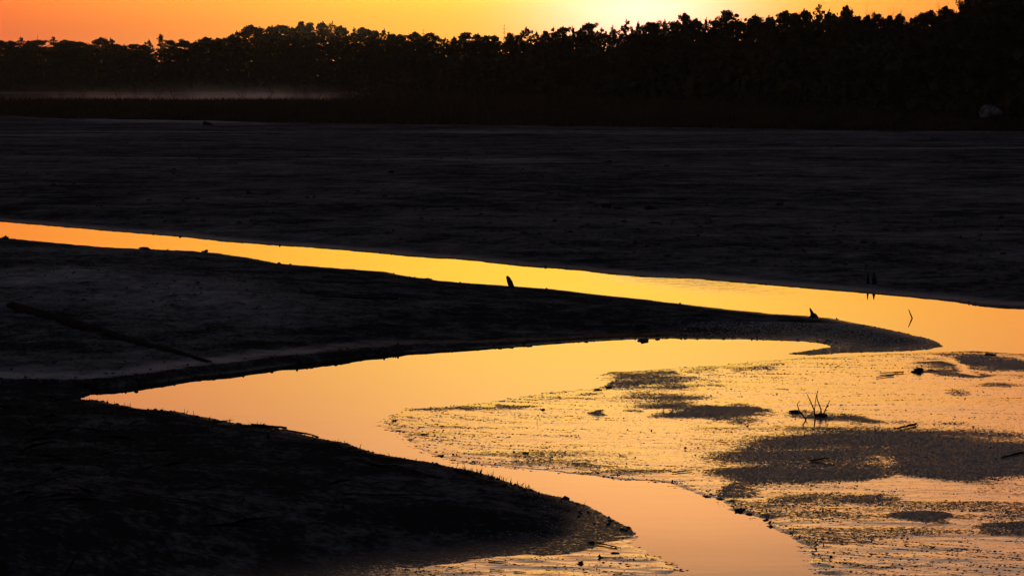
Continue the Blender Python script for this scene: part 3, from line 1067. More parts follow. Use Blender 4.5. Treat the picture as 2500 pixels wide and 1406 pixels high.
s_ = rng.uniform(0.25, 0.6, (N, 1)) * np.where(low, 1.25, 0.8)[:, None]
q4 = np.stack([pc - a_ * s_, pc + b_ * s_ * .7, pc + a_ * s_, pc - b_ * s_ * .7], 1)
mb = MB(); mb.quads(q4)
tag(obj('deep_wood', mb.mesh('deep_wood', M_NEEDLE, False)), 'unbroken dark foliage of the deep wood behind the skyline trees', 'wood', None, 'stuff')

# ------------------------------------------------------------------ meadow: grass, shrubs, pale mound, mist
N = 90000
rng = np.random.RandomState(78)
xs_ = rng.uniform(-250, 2750, N)
m0 = meadow_dist(xs_)
m1 = np.where(xs_ < 930, 352.0, np.minimum(wood_dist(xs_) - 4, 420))
uu = rng.rand(N) ** 1.5
dd_ = m0 + uu * (m1 - m0) + rng.normal(size=N) * 1.0
dx_, dy_, dz_ = ray(xs_, np.full(N, 250.0))
gx = dx_ / dy_ * dd_
gh = terrain(gx, dd_)[0]
clump = 0.45 + 1.0 * (fbm(gx, dd_, 5.0, 3, 201) * 0.5 + 0.5)
hh = clump * rng.uniform(0.45, 1.0, N) * np.where(xs_ < 930, 0.85, 1.0)
hh *= np.where(dd_ - m0 < 4, 0.7, 1.0)
wd = rng.uniform(0.04, 0.10, N) * (dd_ / 250)
th = rng.uniform(0, 6.28, N)
lean = rng.normal(size=(N, 2)) * 0.18
p0 = np.stack([gx - np.cos(th) * wd, dd_ - np.sin(th) * wd, gh - 0.05], 1)
p1 = np.stack([gx + np.cos(th) * wd, dd_ + np.sin(th) * wd, gh - 0.05], 1)
p2 = np.stack([gx + lean[:, 0] * hh, dd_ + lean[:, 1] * hh, gh + hh], 1)
V3 = np.stack([p0, p1, p2], 1).reshape(-1, 3)
tag(obj('marsh_grass', mesh_np('marsh_grass', V3, np.arange(len(V3)), 3, M_GRASS, False)), 'dark dry marsh grass of the meadow at the foot of the wood', 'grass', None, 'stuff')

# leafless shrubs along the far side of the meadow, in front of the mist
SHRUBS = [(60, 196, 26), (150, 190, 28), (200, 206, 22), (290, 185, 36), (330, 206, 20), (385, 212, 18), (425, 172, 34), (590, 214, 18), (660, 216, 14), (720, 196, 20), (745, 208, 16), (780, 205, 18), (815, 214, 14), (855, 206, 22), (885, 196, 26),
          (1460, 190, 30), (1560, 205, 30), (1650, 200, 28), (1760, 205, 26)]
for i, (x_, ty, hw) in enumerate(SHRUBS):
    D = 350.0 if x_ < 930 else float(wood_dist(x_)) - 10
    p = AT(x_, ty, D)
    gz = ground_z(p[0], p[1])
    Ht = p[2] - gz
    a, b, rr = SHRUBV[i % 3]
    if x_ == 425:
        lab = 'tallest leafless many stemmed shrub standing before the pale mist'
    elif x_ < 930:
        lab = f'leafless shrub at the meadow edge, {ORD[i]} from the left before the mist'
    else:
        lab = f'leafless shrub at the foot of the right hand wood, {ORD[i - 15]} from the left'
    root = empty('bare_shrub', (p[0], p[1], gz - 0.05), lab, 'shrub', 'leafless shrubs beyond the meadow')
    root.rotation_euler = (0, 0, RND.uniform(0, 6.28))
    for nm_, me_ in (('stems', a), ('branches', b)):
        o = obj(nm_, me_, root)
        o.scale = (hw * D / F * 1.1 / rr, hw * D / F * 1.1 / rr, Ht)


def blob(name, mat, rx, ry, rz, seed, sub=2, rough=0.35, flat_bottom=True):
    bm = bmesh.new()
    bmesh.ops.create_icosphere(bm, subdivisions=sub, radius=1.0)
    co = np.array([v.co[:] for v in bm.verts])
    n1 = fbm(co[:, 0] * 1.0 + seed * 3.7, co[:, 1] + co[:, 2] * 1.3, 0.9, 3, seed)
    n2 = fbm(co[:, 2] * 1.0 + seed * 1.7, co[:, 0] - co[:, 1] * 1.3, 0.5, 2, seed + 5)
    for v, a, b in zip(bm.verts, n1, n2):
        f = 1 + rough * (a + 0.6 * b)
        v.co = (v.co.x * f * rx, v.co.y * f * ry, v.co.z * f * rz)
        if flat_bottom and v.co.z < -0.3 * rz:
            v.co.z = -0.3 * rz
    me = bpy.data.meshes.new(name)
    bm.to_mesh(me)
    bm.free()
    me.materials.append(mat)
    for p in me.polygons:
        p.use_smooth = True
    return me


p = AT(2418, 262, 187.0)
gz = ground_z(p[0], p[1])
o = obj('sand_mound', blob('sand_mound', M_SAND, 0.95, 0.8, 0.85, 41, 4, 0.45), None, (p[0], p[1], gz + 0.95))
tag(o, 'faint pale rounded mound half hidden at the right foot of the wood', 'mound')

# mist lying on the pond
tm = NT('mist')
g_ = tm.n('ShaderNodeNewGeometry')
sx_ = tm.n('ShaderNodeSeparateXYZ')
tm.put(g_.outputs['Position'], sx_.inputs[0])
wisp = tm.noise(0.045, 3.0, tm.map((1, 0.3, 1.2)))
fall = tm.math('POWER', math.e, tm.math('MULTIPLY', sx_.outputs[2], -1.35))
dens = tm.math('MULTIPLY', tm.math('MULTIPLY', fall, tm.math('MULTIPLY', tm.step(wisp, 0.42, 0.66), tm.math('MULTIPLY', tm.step(sx_.outputs[0], -118.0, -72.0), tm.step(sx_.outputs[0], -31.0, -46.0)))), 0.0085)
pv = tm.n('ShaderNodeVolumePrincipled')
pv.inputs['Color'].default_value = (0.86, 0.88, 0.98, 1)
pv.inputs['Anisotropy'].default_value = 0.55
tm.put(dens, pv.inputs['Density'])
m_mist = tm.done(None, pv.outputs[0])
mb = MB()
x0, x1, y0, y1, z0, z1 = -150.0, -30.0, 375.0, 560.0, 0.02, 6.0
mb.add([(x0, y0, z0), (x1, y0, z0), (x1 + 4, y1, z0), (x0 - 40, y1, z0), (x0, y0, z1), (x1, y0, z1), (x1 + 4, y1, z1), (x0 - 40, y1, z1)],
       [(3, 2, 1, 0), (4, 5, 6, 7), (0, 1, 5, 4), (1, 2, 6, 5), (2, 3, 7, 6), (3, 0, 4, 7)])
tag(obj('mist', mb.mesh('mist', m_mist, False)), 'thin pale mist lying over the pond at the left', 'mist', None, 'stuff')
th_ = NT('haze')
hv = th_.n('ShaderNodeVolumePrincipled')
hv.inputs['Color'].default_value = (0.66, 0.78, 1.0, 1)
hv.inputs['Anisotropy'].default_value = 0.72
hv.inputs['Density'].default_value = 0.000036
m_haze = th_.done(None, hv.outputs[0])
mb = MB()
hx, hy0, hy1, hz0, hz1 = 8100.0, -70.0, 8100.0, -1.7, 45.0
mb.add([(-hx, hy0, hz0), (hx, hy0, hz0), (hx, hy1, hz0), (-hx, hy1, hz0), (-hx, hy0, hz1), (hx, hy0, hz1), (hx, hy1, hz1), (-hx, hy1, hz1)],
       [(3, 2, 1, 0), (4, 5, 6, 7), (0, 1, 5, 4), (1, 2, 6, 5), (2, 3, 7, 6), (3, 0, 4, 7)])
tag(obj('haze', mb.mesh('haze', m_haze, False)), 'thin dawn haze over the whole marsh', 'haze', None, 'stuff')
SC.cycles.volume_step_rate = 1.0
SC.cycles.volume_max_steps = 64

# ------------------------------------------------------------------ stumps, stakes, logs, sticks
WR = np.random.RandomState(9)


def px_m(p):
    """metres per photo pixel at a point"""
    return p[1] / F


def path_at(p0, pts_px, depth_px=None):
    """poly path in the upright plane through p0 facing the viewer; pts in photo px offset from p0's pixel (dx right, dy up)"""
    m = px_m(p0)
    return [np.array([p0[0] + a * m, p0[1] + (depth_px[i] * m if depth_px else 0.0), p0[2] + b * m]) for i, (a, b) in enumerate(pts_px)]


def wood_obj(name, paths, parent=None, sides=8, rough=0.35, mat=None, squash=1.0):
    mb_ = MB()
    for pts, rad in paths:
        mb_.tube(pts, rad, sides, WR, rough, squash)
    return obj(name, mb_.mesh(name, mat or M_DEADWOOD), parent)


# leaning stake on the spit
p = on_ground(1246, 702)
m = px_m(p)
root = empty('stump', p, 'leaning broken stake with a splinter at its side on the spit edge', 'stump')
loc = lambda pts: [q - p for q in pts]
wood_obj('stake', [(loc(path_at(p, [(5, -4), (3, 3), (-1, 12), (-5, 21), (-7, 26), (-6.5, 28)], [0, 0, 0, 1, 1, 1])), np.array([8, 7, 6.2, 4.8, 3.6, 2.2]) * m)], root)
wood_obj('splinter', [(loc(path_at(p, [(8, -3), (6.5, 4), (5, 11), (4.5, 17)])), np.array([2.2, 1.8, 1.2, 0.4]) * m)], root, 5)
# root stump with a horn
p = on_ground(1984, 775)
m = px_m(p)
root = empty('stump', p, 'small root stump with a curved horn near the tail of the spit', 'stump')
wood_obj('trunk', [(loc(path_at(p, [(2, -4), (1, 3), (-1, 8), (-2, 12), (-5, 18), (-7, 23)])), np.array([13, 9, 5, 3.6, 2.4, 1.3]) * m)], root)
wood_obj('root', [(loc(path_at(p, [(0, 9), (5, 7), (9, 2), (15, -4)])), np.array([3.5, 4.5, 4, 2]) * m)], root, 6)
wood_obj('root', [(loc(path_at(p, [(-2, 4), (-7, 0), (-10, -4)])), np.array([3, 2.5, 1.6]) * m)], root, 6)
# two stakes on the far flat that mirror in the channel
for x_, w_, h_, lab in ((2119, 4.2, 31, 'thinner left one of two short stakes on the far bank'), (2134, 6.6, 30, 'thicker right one of two short stakes on the far bank')):
    p = on_ground(x_, 693)
    m = px_m(p)
    mb_ = MB()
    mb_.tube(loc(path_at(p, [(1, -4), (0.5, 4), (0, 10), (-0.3, h_)])), np.array([w_ * 1.25, w_, w_ * .8, 0.7]) * m, 7, WR, 0.3)
    tag(obj('stake', mb_.mesh('stake', M_DEADWOOD), None, p), lab, 'stake', 'pair of stakes on the far bank')
# crooked stick standing in the channel
x_, y_ = W(2227, 777)
p = np.array([x_, y_, 0.0])
m = px_m(p)
mb_ = MB()
mb_.tube(loc(path_at(p, [(5, -12), (0, 0), (-3, 7), (-6, 14), (-9, 22)])), np.array([2.0, 1.9, 1.6, 1.3, 1.0]) * m, 6, WR, 0.3)
mb_.tube(loc(path_at(p, [(-2.6, 6), (-4.4, 6.6)])), np.array([0.8, 0.4]) * m, 5)
tag(obj('stick', mb_.mesh('stick', M_DEADWOOD), None, p), 'thin crooked stick standing in the channel with its mirror image', 'stick')

# dead twigs on the shoal
def twig(px, py, branches, label):
    p = on_ground(px, py)
    m = px_m(p)
    root = empty('dead_twig', p, label, 'twig', 'dead twigs standing in the wet mud')
    for i, (pts, r0, r1) in enumerate(branches):
        n = len(pts)
        mb_ = MB()
        pp = [np.array([a * m, 0.25 * a * m, b * m]) for a, b in pts]
        mb_.tube(pp, np.linspace(r0 * 1.5, r1 * 1.7, n) * m, 5, WR, 0.3)
        obj('stem' if i == 0 else 'branch', mb_.mesh('stem', M_DEADWOOD), root)
    return root


twig(1967, 1025, [([(0, -3), (0, 2), (-5, 8), (-11, 17), (-17, 24), (-20, 33), (-22, 39), (-21.5, 41), (-15, 48)], 1.5, 0.5), ([(0, 2), (4, 8), (8, 13)], 0.9, 0.35), ([(-5, 8), (-6, 13)], 0.5, 0.25)],
     'left dead twig, bent over and forked low, in the cluster on the wet mud')
twig(1992, 1020, [([(0, -3), (-3, 9), (-4, 18), (-10, 32), (-15, 43), (-20, 53), (-23, 60)], 1.5, 0.5), ([(-4, 18), (-3, 29), (-1, 47), (1, 58), (5, 67)], 0.8, 0.35), ([(-15, 43), (-15, 48)], 0.5, 0.3)],
     'middle dead twig, tallest and forked into a narrow vee, on the wet mud')
twig(2008, 1014, [([(-1, -2), (-3, 6), (-4, 16), (-9, 28), (-14, 41), (-15, 52), (-13, 62)], 1.4, 0.5), ([(0, 0), (5, 9), (10, 20), (16, 32), (19, 38)], 1.3, 0.4), ([(1, 3), (6, 12), (9, 17)], 0.5, 0.3),
                  ([(10, 18), (9, 24)], 0.5, 0.3), ([(-4, 15), (-2, 18)], 0.5, 0.3), ([(12, 22), (14.5, 23), (13, 26), (11.5, 25)], 1.4, 0.6)],
     'right dead twig cluster rising from a dark clod on the wet mud')


def lying(name, x0, y0, x1, y1, thick, label, cat, knob=None, taper=0.6, sag=0.0, group=None, mid=None, lift=0.5, squash=0.7):
    a, b = on_ground(x0, y0), on_ground(x1, y1)
    c = (a + b) / 2
    m = px_m(c)
    n = 7
    pts, rad = [], []
    side = np.array([-(b - a)[1], (b - a)[0], 0])
    side /= np.linalg.norm(side) + 1e-9
    for i in range(n):
        f = i / (n - 1)
        q = a + (b - a) * f + side * WR.normal() * thick * m * 0.25
        gz_ = max(ground_z(q[0], q[1]), 0.0)
        q[2] = max(gz_, q[2] * 0.5 + gz_ * 0.5) + lift * thick * m * 0.5
        pts.append(q - c)
        rad.append(thick * 0.5 * m * (1 - (1 - taper) * f) * (0.85 + 0.3 * WR.rand()))
    rad[0] *= 0.75
    mb_ = MB()
    mb_.tube(pts, rad, 7, WR, 0.5, squash)
    if knob:
        for (fx, dx, dz, r) in knob:
            q = pts[0] + (pts[-1] - pts[0]) * fx
            mb_.tube([q, q + np.array([dx * m * .5, 0, dz * m * .6]), q + np.array([dx * m, 0.02, dz * m])], [r * m, r * m * .8, r * m * .35], 6, WR, 0.5)
    return tag(obj(name, mb_.mesh(name, M_DEADWOOD), None, c), label, cat, group)


lying('fallen_log', 30, 752, 515, 884, 52, 'long dark fallen trunk sloping down across the left of the spit', 'log', taper=0.22, lift=0.0)
lying('driftwood_log', 972, 731, 790, 727, 15, 'dark half sunk log lying along the middle of the spit', 'log', taper=0.35, lift=0.2)
lying('driftwood_plank', 613, 1043, 700, 1050, 12, 'splintered driftwood slab on the crest of the near bank', 'driftwood', knob=[(0.1, -6, 4, 3), (0.3, 6, 5, 3)], taper=0.7, lift=0.8)
lying('driftwood_branch', 690, 1052, 778, 1071, 6, 'long flat branch with a lifted end on the near bank crest', 'driftwood', taper=0.9, lift=1.3)
lying('buried_branch', 858, 1122, 1080, 1172, 6, 'long half buried branch just below the near bank crest', 'branch', taper=0.6)
lying('buried_branch', 840, 1210, 1070, 1212, 5, 'half buried branch lying level across the middle of the near bank', 'branch', taper=0.5)
lying('buried_branch', 300, 1205, 600, 1265, 6, 'half buried branch sloping across the left of the near bank', 'branch', taper=0.4)
lying('buried_branch', 70, 1285, 220, 1350, 5, 'half buried branch at the bottom left corner of the near bank', 'branch', taper=0.4)
STICKS = [(1483, 911, 1543, 909, 3.2, 'flat stick along the far tip of the dark shoal patch', None),
          (1642, 1155, 1690, 1150, 5, 'short stick lying above the bay in the shoal edge', None),
          (1979, 1126, 2020, 1120, 6, 'thicker upper one of two crossed sticks on the dark patch', None),
          (1981, 1128, 2040, 1137, 3.4, 'thin lower one of two crossed sticks on the dark patch', None),
          (1452, 1326, 1506, 1337, 6, 'dark pointed stick at the edge of the wet apron', [(0.0, -14, -1, 4.5)]),
          (1460, 1361, 1520, 1361, 4, 'snag with a knobbed root end on the wet apron', [(0.03, 3, 5, 4), (0.05, 10, -4, 4)]),
          (1192, 1369, 1240, 1374, 4.5, 'leftmost longer stick on the wet apron at the bottom', None),
          (1195, 1391, 1232, 1393, 3.5, 'short stick below the leftmost longer one on the apron', None),
          (1254, 1396, 1284, 1398, 4, 'short stick at the very bottom of the apron', None),
          (1588, 1365, 1604, 1365, 2.8, 'small stick lying alone near the apron water line', None),
          (1571, 1366, 1582, 1365, 2.6, 'tiny stick chip left of the small stick on the apron', None),
          (1520, 1398, 1496, 1402, 2.6, 'tapering splinter at the bottom of the apron', None),
          (2206, 910, 2148, 913, 5.5, 'dark driftwood strip near the top right of the shoal', None),
          (2182, 918, 2138, 922, 4.5, 'broken driftwood strip just below the longer one', None),
          (1872, 902, 1899, 901, 2.4, 'thin stick near the upper edge of the shoal', None),
          (1047, 1062, 1012, 1059, 4, 'curved stick on the left point of the shoal', None),
          (1000, 1078, 1016, 1066, 1.8, 'curled twig below the curved stick on the shoal point', None),
          (1151, 1126, 1168, 1127, 2.8, 'pale slat by the lower left edge of the shoal', None),
          (1514, 1112, 1531, 1116, 3, 'small stick chip in the middle of the bright shoal', [(0.0, -2, 2, 2)]),
          (2237, 1037, 2184, 1050, 8, 'half buried log casting a dark ridge above the big patch', None),
          (2500, 1106, 2446, 1120, 7, 'half buried curved log at the right end of the big patch', None),
          (1818, 1185, 1836, 1185, 2.6, 'short stick on the small dark patch left of the others', None),
          (1926, 951, 1896, 949, 2.0, 'thin line of stick left of the twig cluster', None),
          (1913, 1206, 1922, 1204, 2.4, 'stick chip between the two middle dark patches', None)]
for (x0_, y0_, x1_, y1_, th_, lab, kn) in STICKS:
    lying('stick', x0_, y0_, x1_, y1_, th_, lab, 'stick', knob=kn, group='sticks strewn on the wet mud', lift=0.9)

# upright bits on the near bank
UP = [(160, 1402, [(0, 0), (14, 25), (33, 58)], 5.5, 3.5, 'stake', 'leaning pointed stake in the bottom left corner'),
      (656, 1074, [(0, 0), (0, 9), (-1, 17)], 4, 3, 'stake', 'short stub of post below the splintered driftwood'),
      (271, 1117, [(0, 0), (-2, 12), (-2, 26)], 1.2, .7, 'stem', 'pale upright stem on the left of the near bank'),
      (449, 1117, [(0, 0), (7, 6), (15, 10)], 1.0, .6, 'stem', 'pale slanting stem on the near bank'),
      (832, 1256, [(0, 0), (4, 14), (9, 31)], 1.5, .8, 'stem', 'pale upright twig in the middle of the near bank'),
      (826, 1231, [(0, 0), (-6, 7), (-11, 14)], 1.2, .5, 'stem', 'short twig leaning left in the middle of the near bank'),
      (2009, 1248, [(0, 0), (0.5, 5), (0, 10)], 3.2, 1.2, 'knob', 'small dark upright knob on the lower shoal'),
      (2480, 1318, [(0, 0), (8, 6), (18, 14)], .9, .4, 'stem', 'thin stem at the lower right edge of the shoal'),
      (1311, 1032, [(0, 0), (0, 4), (1, 8)], .8, .4, 'stem', 'tiny upright stem in the bright middle shoal'),
      (2128, 1404, [(0, 0), (0, 7), (1, 14)], .8, .4, 'stem', 'tiny upright stem at the bottom of the shoal'),
      (5, 945, [(0, 0), (2, 10), (-1, 24)], 3.2, 1.6, 'stub', 'dark stub at the left edge above the gully')]
for (x_, y_, pts, r0, r1, nm, lab) in UP:
    p = on_ground(x_, y_)
    m = px_m(p)
    mb_ = MB()
    pp = [np.array([a * m, 0, b * m]) for a, b in [(-pts[1][0] * .3, -4)] + pts]
    mb_.tube(pp, np.linspace(r0, r1, len(pp)) * m, 6, WR, 0.3)
    tag(obj(nm, mb_.mesh(nm, M_DEADWOOD), None, p), lab, 'stake' if nm in ('stake', 'stub') else 'stem')

# clods and tussocks: x, y(base), half width, height, label
CLODS = [(13, 583, 7, 9, 'root clod with a peak at the left end of the spit edge'), (352, 609, 11, 6, 'lumpy clod with a nib on the far edge of the spit'),
         (502, 616, 8, 6, 'horned clod on the far edge of the spit'), (1043, 682, 9, 4, 'low clod on the spit edge where it steps down'),
         (680, 645, 5, 4, 'small clod on the spit edge left of centre'), (1660, 742, 2.5, 4, 'tiny upright nub on the spit edge right of centre'),
         (2043, 780, 3.5, 4, 'small nub on the spit edge right of the horned stump'), (1567, 832, 12, 6, 'ragged clod on the near water line of the spit'),
         (1566, 801, 14, 8, 'rounded dark tussock near the inner edge of the spit'), (2005, 1017, 15, 10, 'dark clod at the foot of the right twig cluster'),
         (1942, 1007, 19, 6, 'dark flat clod behind the left twig'), (2243, 907, 16, 8, 'peaked dark clod at the upper right of the shoal'),
         (2274, 904, 13, 4, 'flat dark clod right of the peaked clod'), (2412, 866, 14, 4, 'dark lump on the bar at the far right'),
         (1284, 1106, 8, 3.5, 'single dark clod in the lower bright shoal'), (1255, 1103, 4, 2.4, 'small dark crumb left of the single clod on the shoal'),
         (1416, 1375, 10, 9, 'square dark clod on the wet apron'), (1503, 1350, 11, 4, 'ragged clod below the pointed stick'), (1576, 1356, 2.4, 4, 'tiny peaked clod near the apron water line'),
         (1725, 1211, 13, 4, 'left ragged clod on the stepped lower shoal edge'), (1758, 1217, 11, 4, 'second ragged clod on the stepped lower shoal edge'),
         (1806, 1246, 16, 7, 'largest spiked clod on the stepped lower shoal edge'), (1832, 1256, 10, 4, 'ragged clod right of the largest spiked one'),
         (1884, 1285, 8, 4, 'ragged clod where the shoal edge turns down'), (1871, 1270, 6, 4, 'small clod above the turn of the shoal edge'), (1881, 1247, 4, 3, 'small clod inside the lower shoal edge'), (2011, 1316, 4, 3.5, 'small clod on the bottom shoal streaks'),
         (1458, 952, 12, 4, 'dark clod off the tip of the shoal patch'), (1487, 947, 9, 4, 'dark clod right beside the shoal tip clod'), (1326, 1000, 5, 3, 'dark clod in the upper bright shoal'),
         (962, 1027, 6, 4, 'dark clod at the left point of the shoal'), (1077, 1112, 10, 3, 'ragged clod on the lower left rim of the shoal'),
         (1478, 506, 11, 11, 'dark tussock, left of the trio on the far flat'), (1512, 510, 12, 9, 'dark tussock, middle of the trio on the far flat'), (1590, 511, 15, 9, 'dark tussock, right of the trio on the far flat'),
         (1660, 490, 11, 9, 'dark tussock above the trio on the far flat'), (1905, 502, 8, 8, 'dark tussock on the right of the far flat'), (1344, 474, 10, 6, 'low tussock left of the trio on the far flat'),
         (607, 474, 8, 8, 'dark tussock on the left of the far flat'), (957, 423, 10, 7, 'dark tussock in the middle of the far flat'), (1485, 396, 10, 6, 'distant low tussock beyond the trio'),
         (503, 306, 11, 11, 'dark bushy tussock on the pale bar by the meadow'), (1600, 545, 20, 4, 'low dark ridge of mud below the trio of tussocks'),
         (205, 940, 20, 14, 'ragged pale tuft on the bank above the gully'), (512, 806, 18, 14, 'dark hump beside the long fallen trunk')]
for i, (x_, y_, hw, h_, lab) in enumerate(CLODS):
    p = on_ground(x_, y_)
    m = px_m(p)
    nm = 'tussock' if 'tussock' in lab or 'tuft' in lab else 'mud_clod'
    me = blob(nm, M_CLOD if nm == 'mud_clod' else M_SHRUB, hw * m * 0.8, hw * m * 0.7, h_ * m * (0.6 if y_ < 1150 else 0.42), 300 + i, 3, 1.2)
    o = obj(nm, me, None, (p[0], p[1], p[2] + h_ * m * 0.12))
    o.rotation_euler = (0, 0, RND.uniform(-0.5, 0.5))
    tag(o, lab, 'tussock' if nm == 'tussock' else 'clod')

# ------------------------------------------------------------------ litter nobody could count
def litter(name, pts, rmin, rmax, mat, label, cat, seed):
    rng_ = np.random.RandomState(seed)
    ico = np.array([(0, 0, 1), (.89, 0, .45), (.28, .85, .45), (-.72, .53, .45), (-.72, -.53, .45), (.28, -.85, .45), (.72, .53, -.45), (-.28, .85, -.45), (-.89, 0, -.45), (-.28, -.85, -.45), (.72, -.53, -.45), (0, 0, -1)])
    fc = [(0, 1, 2), (0, 2, 3), (0, 3, 4), (0, 4, 5), (0, 5, 1), (1, 6, 2), (2, 7, 3), (3, 8, 4), (4, 9, 5), (5, 10, 1), (6, 7, 2), (7, 8, 3), (8, 9, 4), (9, 10, 5), (10, 6, 1), (11, 7, 6), (11, 8, 7), (11, 9, 8), (11, 10, 9), (11, 6, 10)]
    fc = np.array(fc)
    n = len(pts)
    r = rmin + (rmax - rmin) * rng_.rand(n) ** 3
    v = ico[None] * (1 + 0.6 * (rng_.rand(n, 12, 1) - 0.5)) * (r[:, None, None] * np.array([1.0, 1.0, 0.7])) * (0.6 + 0.9 * rng_.rand(n, 1, 3)) + pts[:, None, :]
    f = fc[None] + (np.arange(n) * 12)[:, None, None]
    me_ = mesh_np(name, v.reshape(-1, 3), f.ravel(), 3, mat, True)
    return tag(obj(name, me_), label, cat, None, 'stuff')


rng = np.random.RandomState(90)
pool = np.stack([rng.uniform(-8, 9, 9000), rng.uniform(17, 40, 9000)], 1)
hh_, rr_, _, cc_, _ = terrain(pool[:, 0], pool[:, 1])
sel = (rr_ == 3) & (hh_ > -0.002)
pl = np.column_stack([pool[sel], np.maximum(hh_[sel], 0)])[:420]
litter('mud_crumbs', pl, 0.003, 0.016, M_CLOD, 'small dark crumbs of mud dotted over the wet shoal', 'crumbs', 91)


def edge_points(line, n, spread, offs, seed):
    rng_ = np.random.RandomState(seed)
    L = np.array(line)
    seg = np.linalg.norm(np.diff(L, axis=0), axis=1)
    cum = np.concatenate([[0], np.cumsum(seg)])
    s = rng_.rand(n) * cum[-1]
    x = np.interp(s, cum, L[:, 0])
    y = np.interp(s, cum, L[:, 1]) + offs + rng_.normal(size=n) * spread
    x = x + rng_.normal(size=n) * spread
    h = terrain(x, y)[0]
    k = h > 0.004
    return np.column_stack([x[k], y[k], h[k]])


pc_ = np.concatenate([edge_points(C_FAR[2:], 500, 0.18, -0.2, 92), edge_points(B_NEAR[8:-1], 500, 0.12, 0.12, 93), edge_points(B_FAR[1:], 140, 0.2, -0.25, 94), edge_points(A_NEAR[1:-2], 90, 0.2, 0.2, 95)])
litter('shoal_edge_crumbs', edge_points(D_LOW[16:-2], 700, 0.08, 0.05, 89), 0.003, 0.014, M_CLOD, 'fine crumbs along the stepped lower edge of the shoal', 'crumbs', 88)
litter('bank_crumbs', pc_, 0.006, 0.034, M_CLOD, 'crumbled mud lumps along the edges of the banks', 'crumbs', 96)
rng = np.random.RandomState(97)
pool = np.stack([rng.uniform(-12, 5, 30000), rng.uniform(20, 48, 30000)], 1)
hh_, rr_, _, _, _ = terrain(pool[:, 0], pool[:, 1])
pxs = col_of(pool[:, 0], pool[:, 1])
sel = ((rr_ == 1) | (rr_ == 2)) & (hh_ > 0.05) & (rng.rand(len(pxs)) < np.clip((1300 - pxs) / 900, 0.1, 1))
pl = np.column_stack([pool[sel], hh_[sel]])[:3000]
litter('bank_rubble', pl, 0.008, 0.034, M_CLOD, 'dark lumps and litter scattered over the spit and near bank', 'rubble', 98)

rng = np.random.RandomState(140)
pxr, pyr = rng.uniform(-100, 2600, 2600), 330 + 400 * rng.rand(2600)
ptx, pty = W(pxr, pyr)
hh_, rr_, _, _, _ = terrain(ptx, pty)
sel = (rr_ == 0) & (hh_ > 0.07) & (fbm(ptx, pty, 12.0, 2, 141) > -0.15)
litter('flat_rubble', np.column_stack([ptx[sel], pty[sel], hh_[sel]]), 0.02, 0.11, M_CLOD, 'small dark lumps strewn over the far mud flat', 'rubble', 142)

# stubble along the crest of the near bank, straw on its left part
def blades(name, base, hmin, hmax, w, seed, label, flat=0.0):
    rng_ = np.random.RandomState(seed)
    n = len(base)
    hh = hmin + (hmax - hmin) * rng_.rand(n) ** 2
    th = rng_.uniform(0, 6.28, n)
    ln = rng_.normal(size=(n, 2)) * (0.35 + flat)
    a = base + np.stack([np.cos(th) * w, np.sin(th) * w, -0.01 + 0 * th], 1)
    b = base - np.stack([np.cos(th) * w, np.sin(th) * w, 0.01 + 0 * th], 1)
    mid_ = base + np.stack([ln[:, 0] * hh * .4, ln[:, 1] * hh * .4, hh * (0.6 if flat == 0 else 0.25)], 1)
    c = base + np.stack([ln[:, 0] * hh, ln[:, 1] * hh, hh * (1.0 if flat == 0 else 0.3)], 1)
    dv = np.stack([np.cos(th) * w * .6, np.sin(th) * w * .6, 0 * th], 1)
    V = np.stack([a, b, mid_ - dv, c, mid_ + dv], 1).reshape(-1, 3)
    f = (np.arange(n) * 5)[:, None] + np.arange(5)[None]
    me_ = mesh_np(name, V, f.ravel(), 5, M_GRASS, False)
    return tag(obj(name, me_), label, 'grass', None, 'stuff')


L1 = PX([(1120, 1147), (1188, 1162), (1246, 1184), (1300, 1200)])
bs = np.concatenate([edge_points(L1, 130, 0.05, -0.10, 99), edge_points(C_FAR[3:-3], 150, 0.12, -0.18, 100)])
blades('dry_stubble', bs, 0.015, 0.085, 0.006, 101, 'short dry stubble along the crest of the near bank')
rng = np.random.RandomState(102)
pool = np.stack([rng.uniform(-7, 0, 4000), rng.uniform(20, 31, 4000)], 1)
hh_, rr_, _, _, _ = terrain(pool[:, 0], pool[:, 1])
sel = (rr_ == 2) & (hh_ > 0.06) & (rng.rand(4000) < np.clip((900 - col_of(pool[:, 0], pool[:, 1])) / 900, 0.05, 1))
blades('flattened_straw', np.column_stack([pool[sel], hh_[sel] + 0.01])[:1100], 0.05, 0.28, 0.005, 103, 'flattened dry straw lying over the left of the near bank', 1.0)

# the grainy crust of the drier patches: countless little lumps of mud standing proud of the wet film
def grains(name, x, y, z, r, label, seed, stretch=1.0):
    rng_ = np.random.RandomState(seed)
    n = len(x)
    oc = np.array([(1, 0, 0), (0, 1, 0), (-1, 0, 0), (0, -1, 0), (0, 0, 1)], float)
    fc = np.array([(0, 1, 4), (1, 2, 4), (2, 3, 4), (3, 0, 4)])
    a = rng_.rand(n) * 6.28
    rot = np.zeros((n, 5, 3))
    rot[:, :, 0] = np.cos(a)[:, None] * oc[:, 0] - np.sin(a)[:, None] * oc[:, 1]
    rot[:, :, 1] = np.sin(a)[:, None] * oc[:, 0] + np.cos(a)[:, None] * oc[:, 1]
    rot[:, :, 2] = oc[:, 2] * (0.35 + 0.55 * rng_.rand(n, 1))
    rot[:, :, 0] *= stretch
    rot *= 0.7 + 0.6 * rng_.rand(n, 5, 1)
    v = rot * r[:, None, None] + np.stack([x, y, z - 0.002], 1)[:, None, :]
    f = fc[None] + (np.arange(n) * 5)[:, None, None]
    return tag(obj(name, mesh_np(name, v.reshape(-1, 3), f.ravel(), 3, M_GRAIN, True)), label, 'grains', None, 'stuff')


